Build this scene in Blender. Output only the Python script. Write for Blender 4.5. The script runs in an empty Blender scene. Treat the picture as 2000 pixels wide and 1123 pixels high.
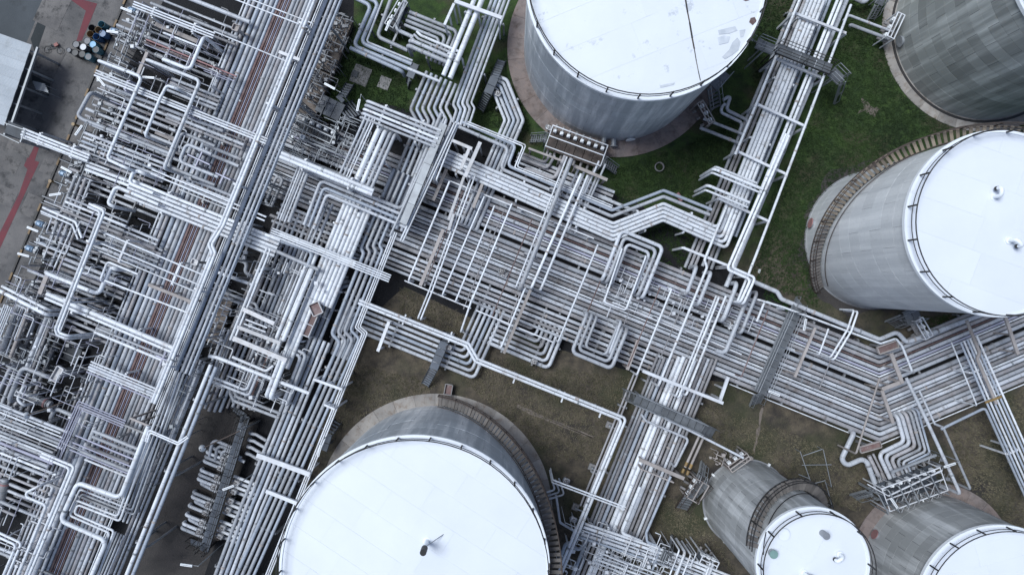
import bpy, math, random
import numpy as np
from mathutils import Vector, Matrix
random.seed(7)
R = math.radians
# ------------------------------------------------------------------ camera, sky, sun, exposure
scene = bpy.context.scene
col = scene.collection
CAM_H, FPX, CX, CY = 60.0, 2000 * 24.0 / 36.0, 1000.0, 561.5
cam_data = bpy.data.cameras.new('camera')
cam_data.lens = 24.0
cam_data.sensor_width = 36.0
cam_data.clip_end = 2000.0
cam = bpy.data.objects.new('camera', cam_data)
cam.location = (0, 0, CAM_H)
cam.rotation_euler = (0, 0, 0)
col.objects.link(cam)
scene.camera = cam
SUN_EL, SUN_AZ = 62.0, 300.0          # degrees, azimuth clockwise from +Y
world = bpy.data.worlds.new('World')
scene.world = world
world.use_nodes = True
wn = world.node_tree.nodes
sky = wn.new('ShaderNodeTexSky')
sky.sky_type = 'NISHITA'
sky.sun_disc = False
sky.sun_elevation = R(SUN_EL)
sky.sun_rotation = R(SUN_AZ)
sky.air_density = 1.0
sky.dust_density = 2.0
wn['Background'].inputs['Strength'].default_value = 0.075
world.node_tree.links.new(sky.outputs['Color'], wn['Background'].inputs['Color'])
sun_data = bpy.data.lights.new('sun', 'SUN')
sun_data.energy = 2.1
sun_data.angle = R(26)
sun_data.color = (0.875, 0.95, 1.0)
sun = bpy.data.objects.new('sun', sun_data)
sd = Vector((math.cos(R(SUN_EL)) * math.sin(R(SUN_AZ)), math.cos(R(SUN_EL)) * math.cos(R(SUN_AZ)), math.sin(R(SUN_EL))))
sun.rotation_euler = sd.to_track_quat('Z', 'Y').to_euler()
sun.location = sd * 80
col.objects.link(sun)
vs = scene.view_settings
vs.view_transform = 'Standard'
vs.look = 'None'
vs.gamma = 1.0
vs.use_curve_mapping = False
vs.exposure = 0.54

# ------------------------------------------------------------------ helpers
def W(px, py, z=0.0):
    s = (CAM_H - z) / FPX
    return Vector(((px - CX) * s, (CY - py) * s, z))

def M(px, z=0.0):                       # a length in picture pixels at height z, in metres
    return px * (CAM_H - z) / FPX

MATS = {}
def mat(name, c1, c2, scale=0.6, rough=0.5, metal=0.0, rand=0.12, dirt=None, dirt_amt=0.3, streak=False, bump=0.0, bscale=8.0, seams=False, detail=6.0, lo=0.35, hi=0.68, dlo=0.55, dhi=0.72):
    m = bpy.data.materials.new(name)
    m.use_nodes = True
    nt = m.node_tree
    N, L = nt.nodes, nt.links
    b = N['Principled BSDF']
    b.inputs['Roughness'].default_value = rough
    b.inputs['Metallic'].default_value = metal
    g = N.new('ShaderNodeNewGeometry')
    vec = g.outputs['Position']
    if streak:
        mp = N.new('ShaderNodeMapping')
        mp.inputs['Scale'].default_value = (1, 1, 0.06)
        L.new(vec, mp.inputs['Vector'])
        svec = mp.outputs['Vector']
    else:
        svec = vec
    n = N.new('ShaderNodeTexNoise')
    n.inputs['Scale'].default_value = scale
    n.inputs['Detail'].default_value = detail
    n.inputs['Roughness'].default_value = 0.6
    L.new(svec, n.inputs['Vector'])
    r = N.new('ShaderNodeMapRange')
    r.inputs['From Min'].default_value = lo
    r.inputs['From Max'].default_value = hi
    L.new(n.outputs['Fac'], r.inputs['Value'])
    mx = N.new('ShaderNodeMix'); mx.data_type = 'RGBA'
    mx.inputs['A'].default_value = (*c1, 1); mx.inputs['B'].default_value = (*c2, 1)
    L.new(r.outputs['Result'], mx.inputs['Factor'])
    out = mx.outputs['Result']
    if dirt:
        n2 = N.new('ShaderNodeTexNoise')
        n2.inputs['Scale'].default_value = scale * 2.7
        n2.inputs['Detail'].default_value = 8
        n2.inputs['Roughness'].default_value = 0.7
        off = N.new('ShaderNodeVectorMath'); off.inputs[1].default_value = (31.7, 11.3, 5.1)
        L.new(vec, off.inputs[0]); L.new(off.outputs['Vector'], n2.inputs['Vector'])
        r2 = N.new('ShaderNodeMapRange')
        r2.inputs['From Min'].default_value = dlo
        r2.inputs['From Max'].default_value = dhi
        r2.inputs['To Max'].default_value = dirt_amt
        L.new(n2.outputs['Fac'], r2.inputs['Value'])
        m2 = N.new('ShaderNodeMix'); m2.data_type = 'RGBA'
        L.new(r2.outputs['Result'], m2.inputs['Factor'])
        L.new(out, m2.inputs['A'])
        m2.inputs['B'].default_value = (*dirt, 1)
        out = m2.outputs['Result']
    if seams:
        uv = N.new('ShaderNodeUVMap'); uv.uv_map = 'run'
        sx = N.new('ShaderNodeSeparateXYZ'); L.new(uv.outputs['UV'], sx.inputs[0])
        d = N.new('ShaderNodeMath'); d.operation = 'FRACT'; L.new(sx.outputs['X'], d.inputs[0])
        lt = N.new('ShaderNodeMath'); lt.operation = 'LESS_THAN'; lt.inputs[1].default_value = 0.035
        L.new(d.outputs[0], lt.inputs[0])
        sc = N.new('ShaderNodeMath'); sc.operation = 'MULTIPLY'; sc.inputs[1].default_value = 0.45
        L.new(lt.outputs[0], sc.inputs[0])
        m3 = N.new('ShaderNodeMix'); m3.data_type = 'RGBA'
        L.new(sc.outputs[0], m3.inputs['Factor']); L.new(out, m3.inputs['A'])
        m3.inputs['B'].default_value = (0.12, 0.11, 0.1, 1)
        out = m3.outputs['Result']
    if rand:
        oi = N.new('ShaderNodeObjectInfo')
        rr = N.new('ShaderNodeMapRange')
        rr.inputs['To Min'].default_value = 1 - rand
        rr.inputs['To Max'].default_value = 1 + rand
        L.new(oi.outputs['Random'], rr.inputs['Value'])
        h = N.new('ShaderNodeHueSaturation')
        L.new(rr.outputs['Result'], h.inputs['Value'])
        L.new(out, h.inputs['Color'])
        out = h.outputs['Color']
    L.new(out, b.inputs['Base Color'])
    if bump:
        nb = N.new('ShaderNodeTexNoise')
        nb.inputs['Scale'].default_value = bscale
        nb.inputs['Detail'].default_value = 5
        L.new(vec, nb.inputs['Vector'])
        bp = N.new('ShaderNodeBump')
        bp.inputs['Strength'].default_value = bump
        bp.inputs['Distance'].default_value = 0.075
        L.new(nb.outputs['Fac'], bp.inputs['Height'])
        L.new(bp.outputs['Normal'], b.inputs['Normal'])
    MATS[name] = m
    return m

BROWN = (0.10, 0.055, 0.03)
mat('white', (0.73, 0.755, 0.80), (0.60, 0.62, 0.655), 0.5, 0.42, 0.0, 0.14, (0.24, 0.18, 0.14), 0.6, seams=True, dlo=0.53)
mat('grey', (0.47, 0.49, 0.53), (0.355, 0.37, 0.402), 0.5, 0.46, 0.0, 0.30, (0.13, 0.095, 0.08), 0.6, seams=True, dlo=0.52)
mat('dull', (0.345, 0.34, 0.36), (0.245, 0.238, 0.246), 0.5, 0.6, 0.0, 0.30, BROWN, 0.6, seams=True, dlo=0.52)
mat('blue_grey', (0.39, 0.43, 0.50), (0.31, 0.345, 0.40), 0.5, 0.4, 0.0, 0.12, (0.1, 0.1, 0.11), 0.35, seams=True)
mat('rust', (0.13, 0.075, 0.07), (0.19, 0.14, 0.135), 1.4, 0.8, 0.0, 0.25, (0.33, 0.31, 0.31), 0.5)
mat('pink', (0.38, 0.20, 0.20), (0.28, 0.15, 0.15), 1.0, 0.5, 0.0, 0.12, BROWN, 0.3)
mat('red_paint', (0.26, 0.035, 0.025), (0.18, 0.03, 0.025), 1.0, 0.5, 0.0, 0.1)
mat('teal_paint', (0.10, 0.26, 0.30), (0.14, 0.22, 0.25), 1.0, 0.5, 0.0, 0.1)
mat('yellow_paint', (0.28, 0.18, 0.06), (0.2, 0.13, 0.06), 1.5, 0.5, 0.0, 0.1, BROWN, 0.4)
mat('beige', (0.38, 0.345, 0.33), (0.28, 0.25, 0.238), 1.2, 0.7, 0.0, 0.15, BROWN, 0.35)
mat('steel_white', (0.68, 0.70, 0.74), (0.54, 0.55, 0.58), 0.9, 0.45, 0.0, 0.12, (0.22, 0.13, 0.09), 0.5)
mat('steel_grey', (0.30, 0.31, 0.33), (0.20, 0.20, 0.21), 0.9, 0.5, 0.2, 0.2, BROWN, 0.5)
mat('steel_dark', (0.055, 0.065, 0.08), (0.035, 0.04, 0.05), 1.5, 0.6, 0.2, 0.25)
mat('steel_black', (0.018, 0.018, 0.02), (0.03, 0.026, 0.024), 1.5, 0.6, 0.0, 0.2)
mat('lavender', (0.42, 0.42, 0.52), (0.34, 0.34, 0.43), 0.9, 0.5, 0.0, 0.12, BROWN, 0.3)
mat('rail_brown', (0.07, 0.05, 0.042), (0.045, 0.035, 0.03), 1.5, 0.7, 0.0, 0.2)
mat('tread_brown', (0.24, 0.195, 0.15), (0.17, 0.145, 0.12), 1.2, 0.7, 0.0, 0.3, (0.30, 0.19, 0.09), 0.5)
mat('tread_grey', (0.10, 0.09, 0.085), (0.15, 0.135, 0.125), 1.2, 0.7, 0.0, 0.3)
mat('galv', (0.33, 0.35, 0.37), (0.24, 0.25, 0.27), 1.0, 0.5, 0.3, 0.15)
mat('shell_bright', (0.60, 0.615, 0.63), (0.74, 0.75, 0.76), 1.6, 0.42, 0.1, 0.06, (0.48, 0.49, 0.50), 0.45, streak=True, lo=0.4, hi=0.62, dlo=0.52)
mat('shell_blue', (0.40, 0.435, 0.475), (0.70, 0.72, 0.75), 1.3, 0.42, 0.1, 0.08, (0.32, 0.32, 0.33), 0.45, streak=True, lo=0.46, hi=0.66, dlo=0.5)
mat('shell_grey', (0.36, 0.37, 0.375), (0.62, 0.63, 0.64), 1.4, 0.42, 0.1, 0.14, (0.28, 0.27, 0.26), 0.4, streak=True, lo=0.47, hi=0.66)
mat('shell_olive', (0.29, 0.305, 0.30), (0.54, 0.56, 0.55), 1.5, 0.45, 0.1, 0.20, (0.40, 0.33, 0.23), 0.45, streak=True, lo=0.44, hi=0.66)
mat('roof_white', (0.74, 0.77, 0.82), (0.70, 0.73, 0.785), 0.25, 0.5, 0.0, 0.012, (0.55, 0.58, 0.62), 0.3, dlo=0.66, dhi=0.8)
mat('roof_worn', (0.74, 0.77, 0.81), (0.69, 0.72, 0.77), 0.3, 0.5, 0.0, 0.015, (0.42, 0.45, 0.50), 0.6, dlo=0.6, dhi=0.66)
mat('rim_white', (0.82, 0.85, 0.89), (0.74, 0.77, 0.81), 0.6, 0.45, 0.0, 0.0, (0.3, 0.22, 0.2), 0.35, dlo=0.6)
mat('concrete_pink', (0.25, 0.195, 0.175), (0.19, 0.165, 0.16), 0.6, 0.9, 0.0, 0.2, (0.09, 0.065, 0.05), 0.8, dlo=0.48, bump=0.4)
mat('concrete_tan', (0.31, 0.285, 0.262), (0.22, 0.205, 0.195), 0.7, 0.9, 0.0, 0.2, (0.13, 0.085, 0.055), 0.75, dlo=0.5, bump=0.4)
mat('concrete_yard', (0.165, 0.155, 0.15), (0.08, 0.078, 0.08), 0.3, 0.9, 0.0, 0.0, (0.03, 0.03, 0.032), 0.85, bump=0.4, dlo=0.52, dhi=0.68, detail=9)
mat('concrete_plain', (0.26, 0.25, 0.25), (0.19, 0.185, 0.185), 0.7, 0.9, 0.0, 0.15, (0.06, 0.055, 0.05), 0.5, bump=0.4)
mat('concrete_slab', (0.175, 0.163, 0.157), (0.10, 0.095, 0.095), 0.5, 0.9, 0.0, 0.10, (0.03, 0.03, 0.03), 0.85, bump=0.4, dlo=0.5, dhi=0.66, detail=9)
mat('asphalt', (0.075, 0.085, 0.095), (0.05, 0.058, 0.066), 0.22, 0.9, 0.0, 0.0, (0.03, 0.03, 0.03), 0.6, bump=0.3, detail=9)
mat('asphalt_dark', (0.03, 0.036, 0.04), (0.022, 0.027, 0.03), 0.4, 0.9, bump=0.3)
mat('marking_red', (0.16, 0.030, 0.040), (0.11, 0.026, 0.036), 0.6, 0.8, 0.0, 0.0, (0.07, 0.05, 0.05), 0.5)
mat('soil', (0.060, 0.053, 0.050), (0.034, 0.031, 0.030), 0.4, 0.95, 0.0, 0.0, (0.016, 0.015, 0.016), 0.7, bump=0.7, detail=9)
mat('grating', (0.13, 0.14, 0.155), (0.085, 0.092, 0.10), 1.5, 0.6, 0.1, 0.25)
mat('tread_dark', (0.085, 0.10, 0.125), (0.06, 0.07, 0.09), 1.5, 0.5, 0.1, 0.25)
mat('roof_patch', (0.48, 0.515, 0.56), (0.64, 0.67, 0.715), 1.5, 0.6, 0.0, 0.1)
mat('soil_pale', (0.17, 0.14, 0.12), (0.10, 0.085, 0.075), 1.5, 0.95, bump=0.5)
mat('gravel', (0.012, 0.012, 0.014), (0.006, 0.006, 0.008), 0.5, 0.95, 0.0, 0.0, (0.016, 0.018, 0.018), 0.7, bump=0.8)  # near-black base: the shade of the pipe gaps is put into the colour
mat('brick_brown', (0.17, 0.14, 0.122), (0.11, 0.094, 0.085), 0.8, 0.9, 0.0, 0.2, (0.05, 0.04, 0.035), 0.5, bump=0.3)
mat('roof_sheet', (0.60, 0.63, 0.66), (0.52, 0.55, 0.58), 0.3, 0.5, 0.1, 0.04, (0.34, 0.34, 0.33), 0.4)
mat('dirty_white', (0.60, 0.60, 0.62), (0.45, 0.44, 0.44), 1.5, 0.5, 0.0, 0.2, (0.2, 0.12, 0.08), 0.7)
mat('lamp_white', (0.80, 0.82, 0.84), (0.75, 0.77, 0.79), 1.5, 0.4, 0.0, 0.03)
mat('motor_blue', (0.30, 0.42, 0.56), (0.24, 0.35, 0.48), 1.5, 0.4, 0.0, 0.1)
mat('tin_blue', (0.03, 0.11, 0.25), (0.025, 0.09, 0.2), 2.0, 0.4, 0.0, 0.1, BROWN, 0.4)
mat('tin_sky', (0.13, 0.38, 0.62), (0.11, 0.32, 0.52), 2.0, 0.4, 0.0, 0.1, BROWN, 0.3)
mat('tin_cyan', (0.05, 0.17, 0.22), (0.04, 0.13, 0.17), 2.0, 0.4, 0.0, 0.1, BROWN, 0.3)
mat('tin_black', (0.02, 0.022, 0.025), (0.035, 0.035, 0.04), 2.0, 0.5, 0.0, 0.1)
mat('tin_grey', (0.13, 0.135, 0.15), (0.08, 0.085, 0.1), 2.5, 0.5, 0.0, 0.15, BROWN, 0.4)
mat('tin_tan', (0.20, 0.125, 0.05), (0.14, 0.085, 0.04), 2.5, 0.6, 0.0, 0.15, BROWN, 0.5)
mat('tin_white', (0.66, 0.68, 0.70), (0.55, 0.56, 0.58), 2.5, 0.5, 0.0, 0.1)
mat('vent_green', (0.20, 0.32, 0.30), (0.16, 0.25, 0.23), 2.0, 0.5, 0.0, 0.05)
mat('grass_green', (0.034, 0.068, 0.014), (0.016, 0.034, 0.010), 0.25, 0.9, 0.0, 0.0)
mat('grass_dry', (0.19, 0.165, 0.11), (0.075, 0.07, 0.04), 0.3, 0.9, 0.0, 0.0)
mat('leaf_green', (0.045, 0.115, 0.018), (0.022, 0.06, 0.012), 0.6, 0.8, 0.0, 0.0)

# the ground: green turf towards the top, withered brown turf towards the bottom, bare patches
def ground_material():
    m = bpy.data.materials.new('turf_soil'); m.use_nodes = True
    nt = m.node_tree; N, L = nt.nodes, nt.links
    b = N['Principled BSDF']; b.inputs['Roughness'].default_value = 0.95
    g = N.new('ShaderNodeNewGeometry')
    sep = N.new('ShaderNodeSeparateXYZ'); L.new(g.outputs['Position'], sep.inputs[0])
    def noise(s, d=7, ro=0.62):
        n = N.new('ShaderNodeTexNoise'); n.inputs['Scale'].default_value = s; n.inputs['Detail'].default_value = d; n.inputs['Roughness'].default_value = ro
        L.new(g.outputs['Position'], n.inputs['Vector']); return n.outputs['Fac']
    def rng(v, a, c, lo=0.0, hi=1.0):
        r = N.new('ShaderNodeMapRange'); r.inputs['From Min'].default_value = a; r.inputs['From Max'].default_value = c
        r.inputs['To Min'].default_value = lo; r.inputs['To Max'].default_value = hi
        L.new(v, r.inputs['Value']); return r.outputs['Result']
    def mix(f, a, c):
        x = N.new('ShaderNodeMix'); x.data_type = 'RGBA'
        L.new(f, x.inputs['Factor'])
        for k, v in (('A', a), ('B', c)):
            if isinstance(v, tuple): x.inputs[k].default_value = (*v, 1)
            else: L.new(v, x.inputs[k])
        return x.outputs['Result']
    def add(a, c, op='ADD'):
        x = N.new('ShaderNodeMath'); x.operation = op
        for i, v in enumerate((a, c)):
            if isinstance(v, float): x.inputs[i].default_value = v
            else: L.new(v, x.inputs[i])
        return x.outputs[0]
    green = mix(rng(noise(0.9), 0.35, 0.65), (0.013, 0.030, 0.008), (0.042, 0.078, 0.016))
    green = mix(rng(noise(0.22, 6), 0.50, 0.62), green, (0.046, 0.046, 0.024))
    dry = mix(rng(noise(1.1), 0.35, 0.65), (0.044, 0.037, 0.030), (0.120, 0.098, 0.070))
    dry = mix(rng(noise(0.13, 5), 0.48, 0.62), dry, (0.045, 0.048, 0.025))
    dry = mix(rng(noise(0.21, 6), 0.56, 0.68), dry, (0.030, 0.026, 0.025))
    yy = add(sep.outputs['Y'], add(noise(0.10, 4), 22.0, 'MULTIPLY'))
    f = rng(yy, 11.0, 16.0)
    c = mix(f, dry, green)
    spots = rng(noise(3.2, 6), 0.60, 0.70, 0.0, 0.7)
    c = mix(spots, c, (0.018, 0.018, 0.013))
    L.new(c, b.inputs['Base Color'])
    bp = N.new('ShaderNodeBump'); bp.inputs['Strength'].default_value = 0.9; bp.inputs['Distance'].default_value = 0.12
    L.new(noise(6.0, 6, 0.7), bp.inputs['Height']); L.new(bp.outputs['Normal'], b.inputs['Normal'])
    MATS['turf_soil'] = m
ground_material()

def mesh_obj(name, verts, faces, m, parent=None, smooth=False, loc=None):
    me = bpy.data.meshes.new(name)
    me.from_pydata([tuple(v) for v in verts], [], faces)
    me.materials.append(MATS[m])
    if smooth:
        me.polygons.foreach_set('use_smooth', [True] * len(me.polygons))
    me.update()
    return link(name, me, parent, loc)

def link(name, me, parent=None, loc=None):
    o = bpy.data.objects.new(name, me)
    col.objects.link(o)
    if parent is not None:
        o.parent = parent
    if loc is not None:
        o.location = loc
    return o

USED = {}
def tag(o, label, cat, group=None, kind=None):
    o['label'] = label
    o['category'] = cat
    if group: o['group'] = group
    if kind: o['kind'] = kind
    return o

def empty(name, loc, rz=0.0):
    e = bpy.data.objects.new(name, None)
    e.location = loc
    e.rotation_euler = (0, 0, rz)
    e.empty_display_size = 0.3
    col.objects.link(e)
    return e

def setting(o, label=None):
    o['kind'] = 'structure'
    if label: o['label'] = label
    return o

SHARED = {}
def base_of(o):
    b = Vector((0, 0, 0))
    while o is not None:
        b = b + Vector(o.location); o = o.parent
    return b

def group_part(name, parent):
    e = bpy.data.objects.new(name, None)
    e.empty_display_size = 0.2
    col.objects.link(e)
    e.parent = parent
    return e

def unit_box(m):
    k = ('box', m)
    if k not in SHARED:
        v = [(x, y, z) for x in (-.5, .5) for y in (-.5, .5) for z in (-.5, .5)]
        f = [(0, 1, 3, 2), (4, 6, 7, 5), (0, 4, 5, 1), (2, 3, 7, 6), (0, 2, 6, 4), (1, 5, 7, 3)]
        me = bpy.data.meshes.new('box_' + m); me.from_pydata(v, [], f); me.materials.append(MATS[m]); SHARED[k] = me
    return SHARED[k]

def unit_rod(m, k=8):
    key = ('rod', m, k)
    if key not in SHARED:
        v, f = [], []
        for z in (0, 1):
            for i in range(k):
                a = 2 * math.pi * i / k
                v.append((math.cos(a), math.sin(a), z))
        for i in range(k):
            j = (i + 1) % k
            f.append((i, j, k + j, k + i))
        v += v[:2 * k]
        f.append(tuple(range(3 * k - 1, 2 * k - 1, -1))); f.append(tuple(range(3 * k, 4 * k)))
        me = bpy.data.meshes.new('rod_' + m); me.from_pydata(v, [], f); me.materials.append(MATS[m])
        me.polygons.foreach_set('use_smooth', [True] * k + [False, False]); SHARED[key] = me
    return SHARED[key]

def box(name, c, size, m, parent=None, rz=0.0, rot=None):
    o = link(name, unit_box(m), parent)
    base = base_of(parent)
    o.location = Vector(c) - base
    o.scale = size
    o.rotation_euler = rot if rot is not None else (0, 0, rz)
    return o

def bar(name, p, q, w, h, m, parent=None):
    """a box beam from p to q, w wide and h high"""
    p, q = Vector(p), Vector(q)
    d = q - p
    o = link(name, unit_box(m), parent)
    base = base_of(parent)
    o.location = (p + q) / 2 - base
    xy = math.hypot(d.x, d.y)
    o.rotation_euler = (0, -math.atan2(d.z, xy), math.atan2(d.y, d.x))
    o.scale = (d.length, w, h)
    return o

def rod(name, p, q, r, m, parent=None, k=8):
    p, q = Vector(p), Vector(q)
    d = q - p
    o = link(name, unit_rod(m, k), parent)
    base = base_of(parent)
    o.location = p - base
    o.rotation_mode = 'QUATERNION'
    o.rotation_quaternion = d.to_track_quat('Z', 'Y')
    o.scale = (r, r, d.length)
    return o

def fillet(pts, rad):
    pts = [Vector(p) for p in pts]
    q = [pts[0]]
    for p in pts[1:]:
        if (p - q[-1]).length > 1e-4: q.append(p)
    pts = q
    out = [pts[0]]
    for i in range(1, len(pts) - 1):
        a, b, c = pts[i - 1], pts[i], pts[i + 1]
        u, v = (a - b), (c - b)
        lu, lv = u.length, v.length
        u.normalize(); v.normalize()
        ang = u.angle(v)
        if ang > math.pi - 0.03:
            out.append(b); continue
        t = min(rad / math.tan(ang / 2), 0.46 * lu, 0.46 * lv)
        rr = t * math.tan(ang / 2)
        n = max(2, int((math.pi - ang) / 0.32) + 1)
        bis = (u + v).normalized()
        cen = b + bis * (rr / math.sin(ang / 2))
        s, e = b + u * t - cen, b + v * t - cen
        tot = s.angle(e) if s.length > 1e-6 and e.length > 1e-6 else 0
        for k in range(n + 1):
            f = k / n
            if tot < 1e-3: w = s.lerp(e, f)
            else: w = (s * math.sin((1 - f) * tot) + e * math.sin(f * tot)) / math.sin(tot)
            out.append(cen + w)
    out.append(pts[-1])
    return out

def tube_data(pts, r, k=10, rad=None, closed_caps=True):
    """swept round tube: verts, faces, run length at each ring"""
    path = fillet(pts, rad if rad is not None else r * 2.6)
    path = [p for i, p in enumerate(path) if i == 0 or (p - path[i - 1]).length > 1e-4]
    P = np.array([tuple(p) for p in path])
    n = len(P)
    T = np.zeros_like(P)
    T[1:-1] = P[2:] - P[:-2] if n > 2 else 0
    T[0] = P[1] - P[0]; T[-1] = P[-1] - P[-2]
    T /= np.linalg.norm(T, axis=1)[:, None] + 1e-12
    up = np.array([0, 0, 1.0])
    if abs(T[0] @ up) > 0.9: up = np.array([0.3, 1, 0])
    nrm = up - (up @ T[0]) * T[0]; nrm /= np.linalg.norm(nrm)
    ang = np.arange(k) * 2 * math.pi / k
    V = np.zeros((n, k, 3))
    for i in range(n):
        nrm = nrm - (nrm @ T[i]) * T[i]; nrm /= np.linalg.norm(nrm) + 1e-12
        bi = np.cross(T[i], nrm)
        V[i] = P[i] + r * (np.cos(ang)[:, None] * nrm + np.sin(ang)[:, None] * bi)
    run = np.concatenate([[0], np.cumsum(np.linalg.norm(np.diff(P, axis=0), axis=1))])
    i, j = np.meshgrid(np.arange(n - 1), np.arange(k), indexing='ij')
    j2 = (j + 1) % k
    F = np.stack([i * k + j, i * k + j2, (i + 1) * k + j2, (i + 1) * k + j], -1).reshape(-1, 4)
    return V.reshape(-1, 3), F, run, n, k

def tube(name, pts, r, m, k=10, parent=None, rad=None):
    V, F, run, n, k = tube_data(pts, r, k, rad)
    base = Vector(V[:k].mean(axis=0)) if parent is None else base_of(parent)
    V = V - np.array(tuple(base))
    nv = len(V)
    V = np.concatenate([V, V[:k], V[(n - 1) * k:]])
    faces = F.tolist() + [list(range(nv + k - 1, nv - 1, -1)), list(range(nv + k, nv + 2 * k))]
    me = bpy.data.meshes.new(name)
    me.from_pydata(V.tolist(), [], faces)
    me.materials.append(MATS[m])
    nq = len(F)
    me.polygons.foreach_set('use_smooth', [True] * nq + [False, False])
    uv = me.uv_layers.new(name='run')
    off = random.random()
    u = np.repeat(run, k)[F.reshape(-1)] / 1.15 + off
    d = np.zeros((nq * 4 + 2 * k, 2)); d[:nq * 4, 0] = u; d[nq * 4:, 0] = 0.5
    uv.data.foreach_set('uv', d.reshape(-1))
    me.update()
    o = link(name, me, parent)
    if parent is None: o.location = base
    return o

def offset_line(pts, d):
    """shift a picture-space polyline by d pixels to its right-hand side, mitred"""
    if abs(d) < 1e-6: return list(pts)
    nr = []
    for i in range(len(pts) - 1):
        dx, dy = pts[i + 1][0] - pts[i][0], pts[i + 1][1] - pts[i][1]
        l = math.hypot(dx, dy) or 1
        nr.append((-dy / l, dx / l))
    out = []
    for i, p in enumerate(pts):
        if i == 0: n = nr[0]; s = 1
        elif i == len(pts) - 1: n = nr[-1]; s = 1
        else:
            a, b = nr[i - 1], nr[i]
            n = (a[0] + b[0], a[1] + b[1]); l = math.hypot(*n) or 1
            n = (n[0] / l, n[1] / l)
            s = min(1 / max(0.25, n[0] * a[0] + n[1] * a[1]), 3)
        q = (p[0] + n[0] * d * s, p[1] + n[1] * d * s) + tuple(p[2:])
        out.append(q)
    return out

ORD = 'first second third fourth fifth sixth seventh eighth ninth tenth eleventh twelfth thirteenth fourteenth fifteenth sixteenth seventeenth eighteenth nineteenth twentieth twenty-first twenty-second twenty-third twenty-fourth twenty-fifth'.split()
COLW = {'white': 'white clad', 'grey': 'light grey', 'dull': 'weathered grey', 'blue_grey': 'bluish grey', 'rust': 'rusty', 'pink': 'faded red', 'beige': 'beige', 'teal_paint': 'teal', 'steel_white': 'white', 'red_paint': 'red', 'lavender': 'lavender', 'galv': 'galvanised', 'yellow_paint': 'yellow'}
LABELS = set()
FR = random.Random(17)
def pipe_name(m, r):
    if m in ('rust', 'pink', 'red_paint', 'teal_paint', 'yellow_paint'): return 'coloured_pipe'
    if r < 2.3: return 'thin_pipe'
    return {'white': 'clad_pipe', 'dull': 'weathered_pipe', 'blue_grey': 'bluish_pipe'}.get(m, 'pipe')

def lab(s):
    """make sure a label is used once only"""
    if len(s.split()) > 16: print('LONG', len(s.split()), s)
    if s in LABELS: print('DOUBLE LABEL', s)
    LABELS.add(s)
    return s

def side_word(offs, pts):
    i = max(range(len(pts) - 1), key=lambda i: math.hypot(pts[i + 1][0] - pts[i][0], pts[i + 1][1] - pts[i][1]))
    dx, dy = pts[i + 1][0] - pts[i][0], pts[i + 1][1] - pts[i][1]
    vx, vy = -dy * offs, dx * offs
    if abs(dx) > abs(dy): return 'top' if vy > 0 else 'bottom'
    return 'west' if vx > 0 else 'east'

def run_pipe(pts, r, z, m, ds=None, de=None, k=10, rad=None):
    P3 = [W(p[0], p[1], p[2] if len(p) > 2 else z) for p in pts]
    rw = M(r, z)
    if ds is not None: P3 = [Vector((P3[0].x, P3[0].y, ds))] + P3
    if de is not None: P3 = P3 + [Vector((P3[-1].x, P3[-1].y, de))]
    o = tube(pipe_name(m, r), P3, rw, m, k, None, rad)
    if r >= 2.4:                          # bolted flange pairs along the straight lengths
        for a, b in zip(P3[:-1], P3[1:]):
            d = b - a; l = d.length
            if abs(d.z) > 0.02 or l < 3.0: continue
            d.normalize()
            for _ in range(min(4, int(l / 6.5) + (FR.random() < 0.5))):
                c = a + d * l * FR.uniform(0.08, 0.92)
                if abs(c.x) > 46 or abs(c.y) > 27: continue
                rod('flange', c - d * 0.07, c + d * 0.07, rw * FR.uniform(1.16, 1.34), FR.choice(('galv', 'beige', m, m)), o, 12)
    return o

NP = [0]
def P(desc, pts, n=1, d=8, r=3, z=2, m='grey', sup=None, ds=None, de=None, k=10, smat='steel_grey', wob=0.0):
    """a run of n pipes laid side by side; desc says where the run is"""
    offs = d if isinstance(d, (list, tuple)) else [i * d for i in range(n)]
    n = len(offs)
    out = []
    for i, of in enumerate(offs):
        ri = r[i % len(r)] if isinstance(r, (list, tuple)) else r
        mi = m[i % len(m)] if isinstance(m, (list, tuple)) else m
        q = offset_line(pts, of)
        if wob and n > 1:
            e = (random.uniform(-wob, wob), random.uniform(-wob, wob))
            a, b = Vector(q[0][:2]), Vector(q[1][:2]); u = (b - a).normalized() * e[0]
            q[0] = (a.x + u.x, a.y + u.y) + tuple(q[0][2:])
            a, b = Vector(q[-1][:2]), Vector(q[-2][:2]); u = (b - a).normalized() * e[1]
            q[-1] = (a.x + u.x, a.y + u.y) + tuple(q[-1][2:])
        o = run_pipe(q, ri, z, mi, ds, de, k)
        cw = COLW.get(mi, 'grey')
        if n == 1: t = f'{cw} pipe {desc}'
        else:
            sw = side_word(offs[-1] - offs[0], pts)
            t = f'{ORD[i]} {cw} pipe from {sw} {desc}'
        tag(o, lab(t), 'pipe', ('pipes ' + desc) if n > 1 else None)
        out.append(o)
        NP[0] += 1
    if sup: supports(desc, pts, offs, max(r) if isinstance(r, (list, tuple)) else r, z, sup, smat)
    return out

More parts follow.
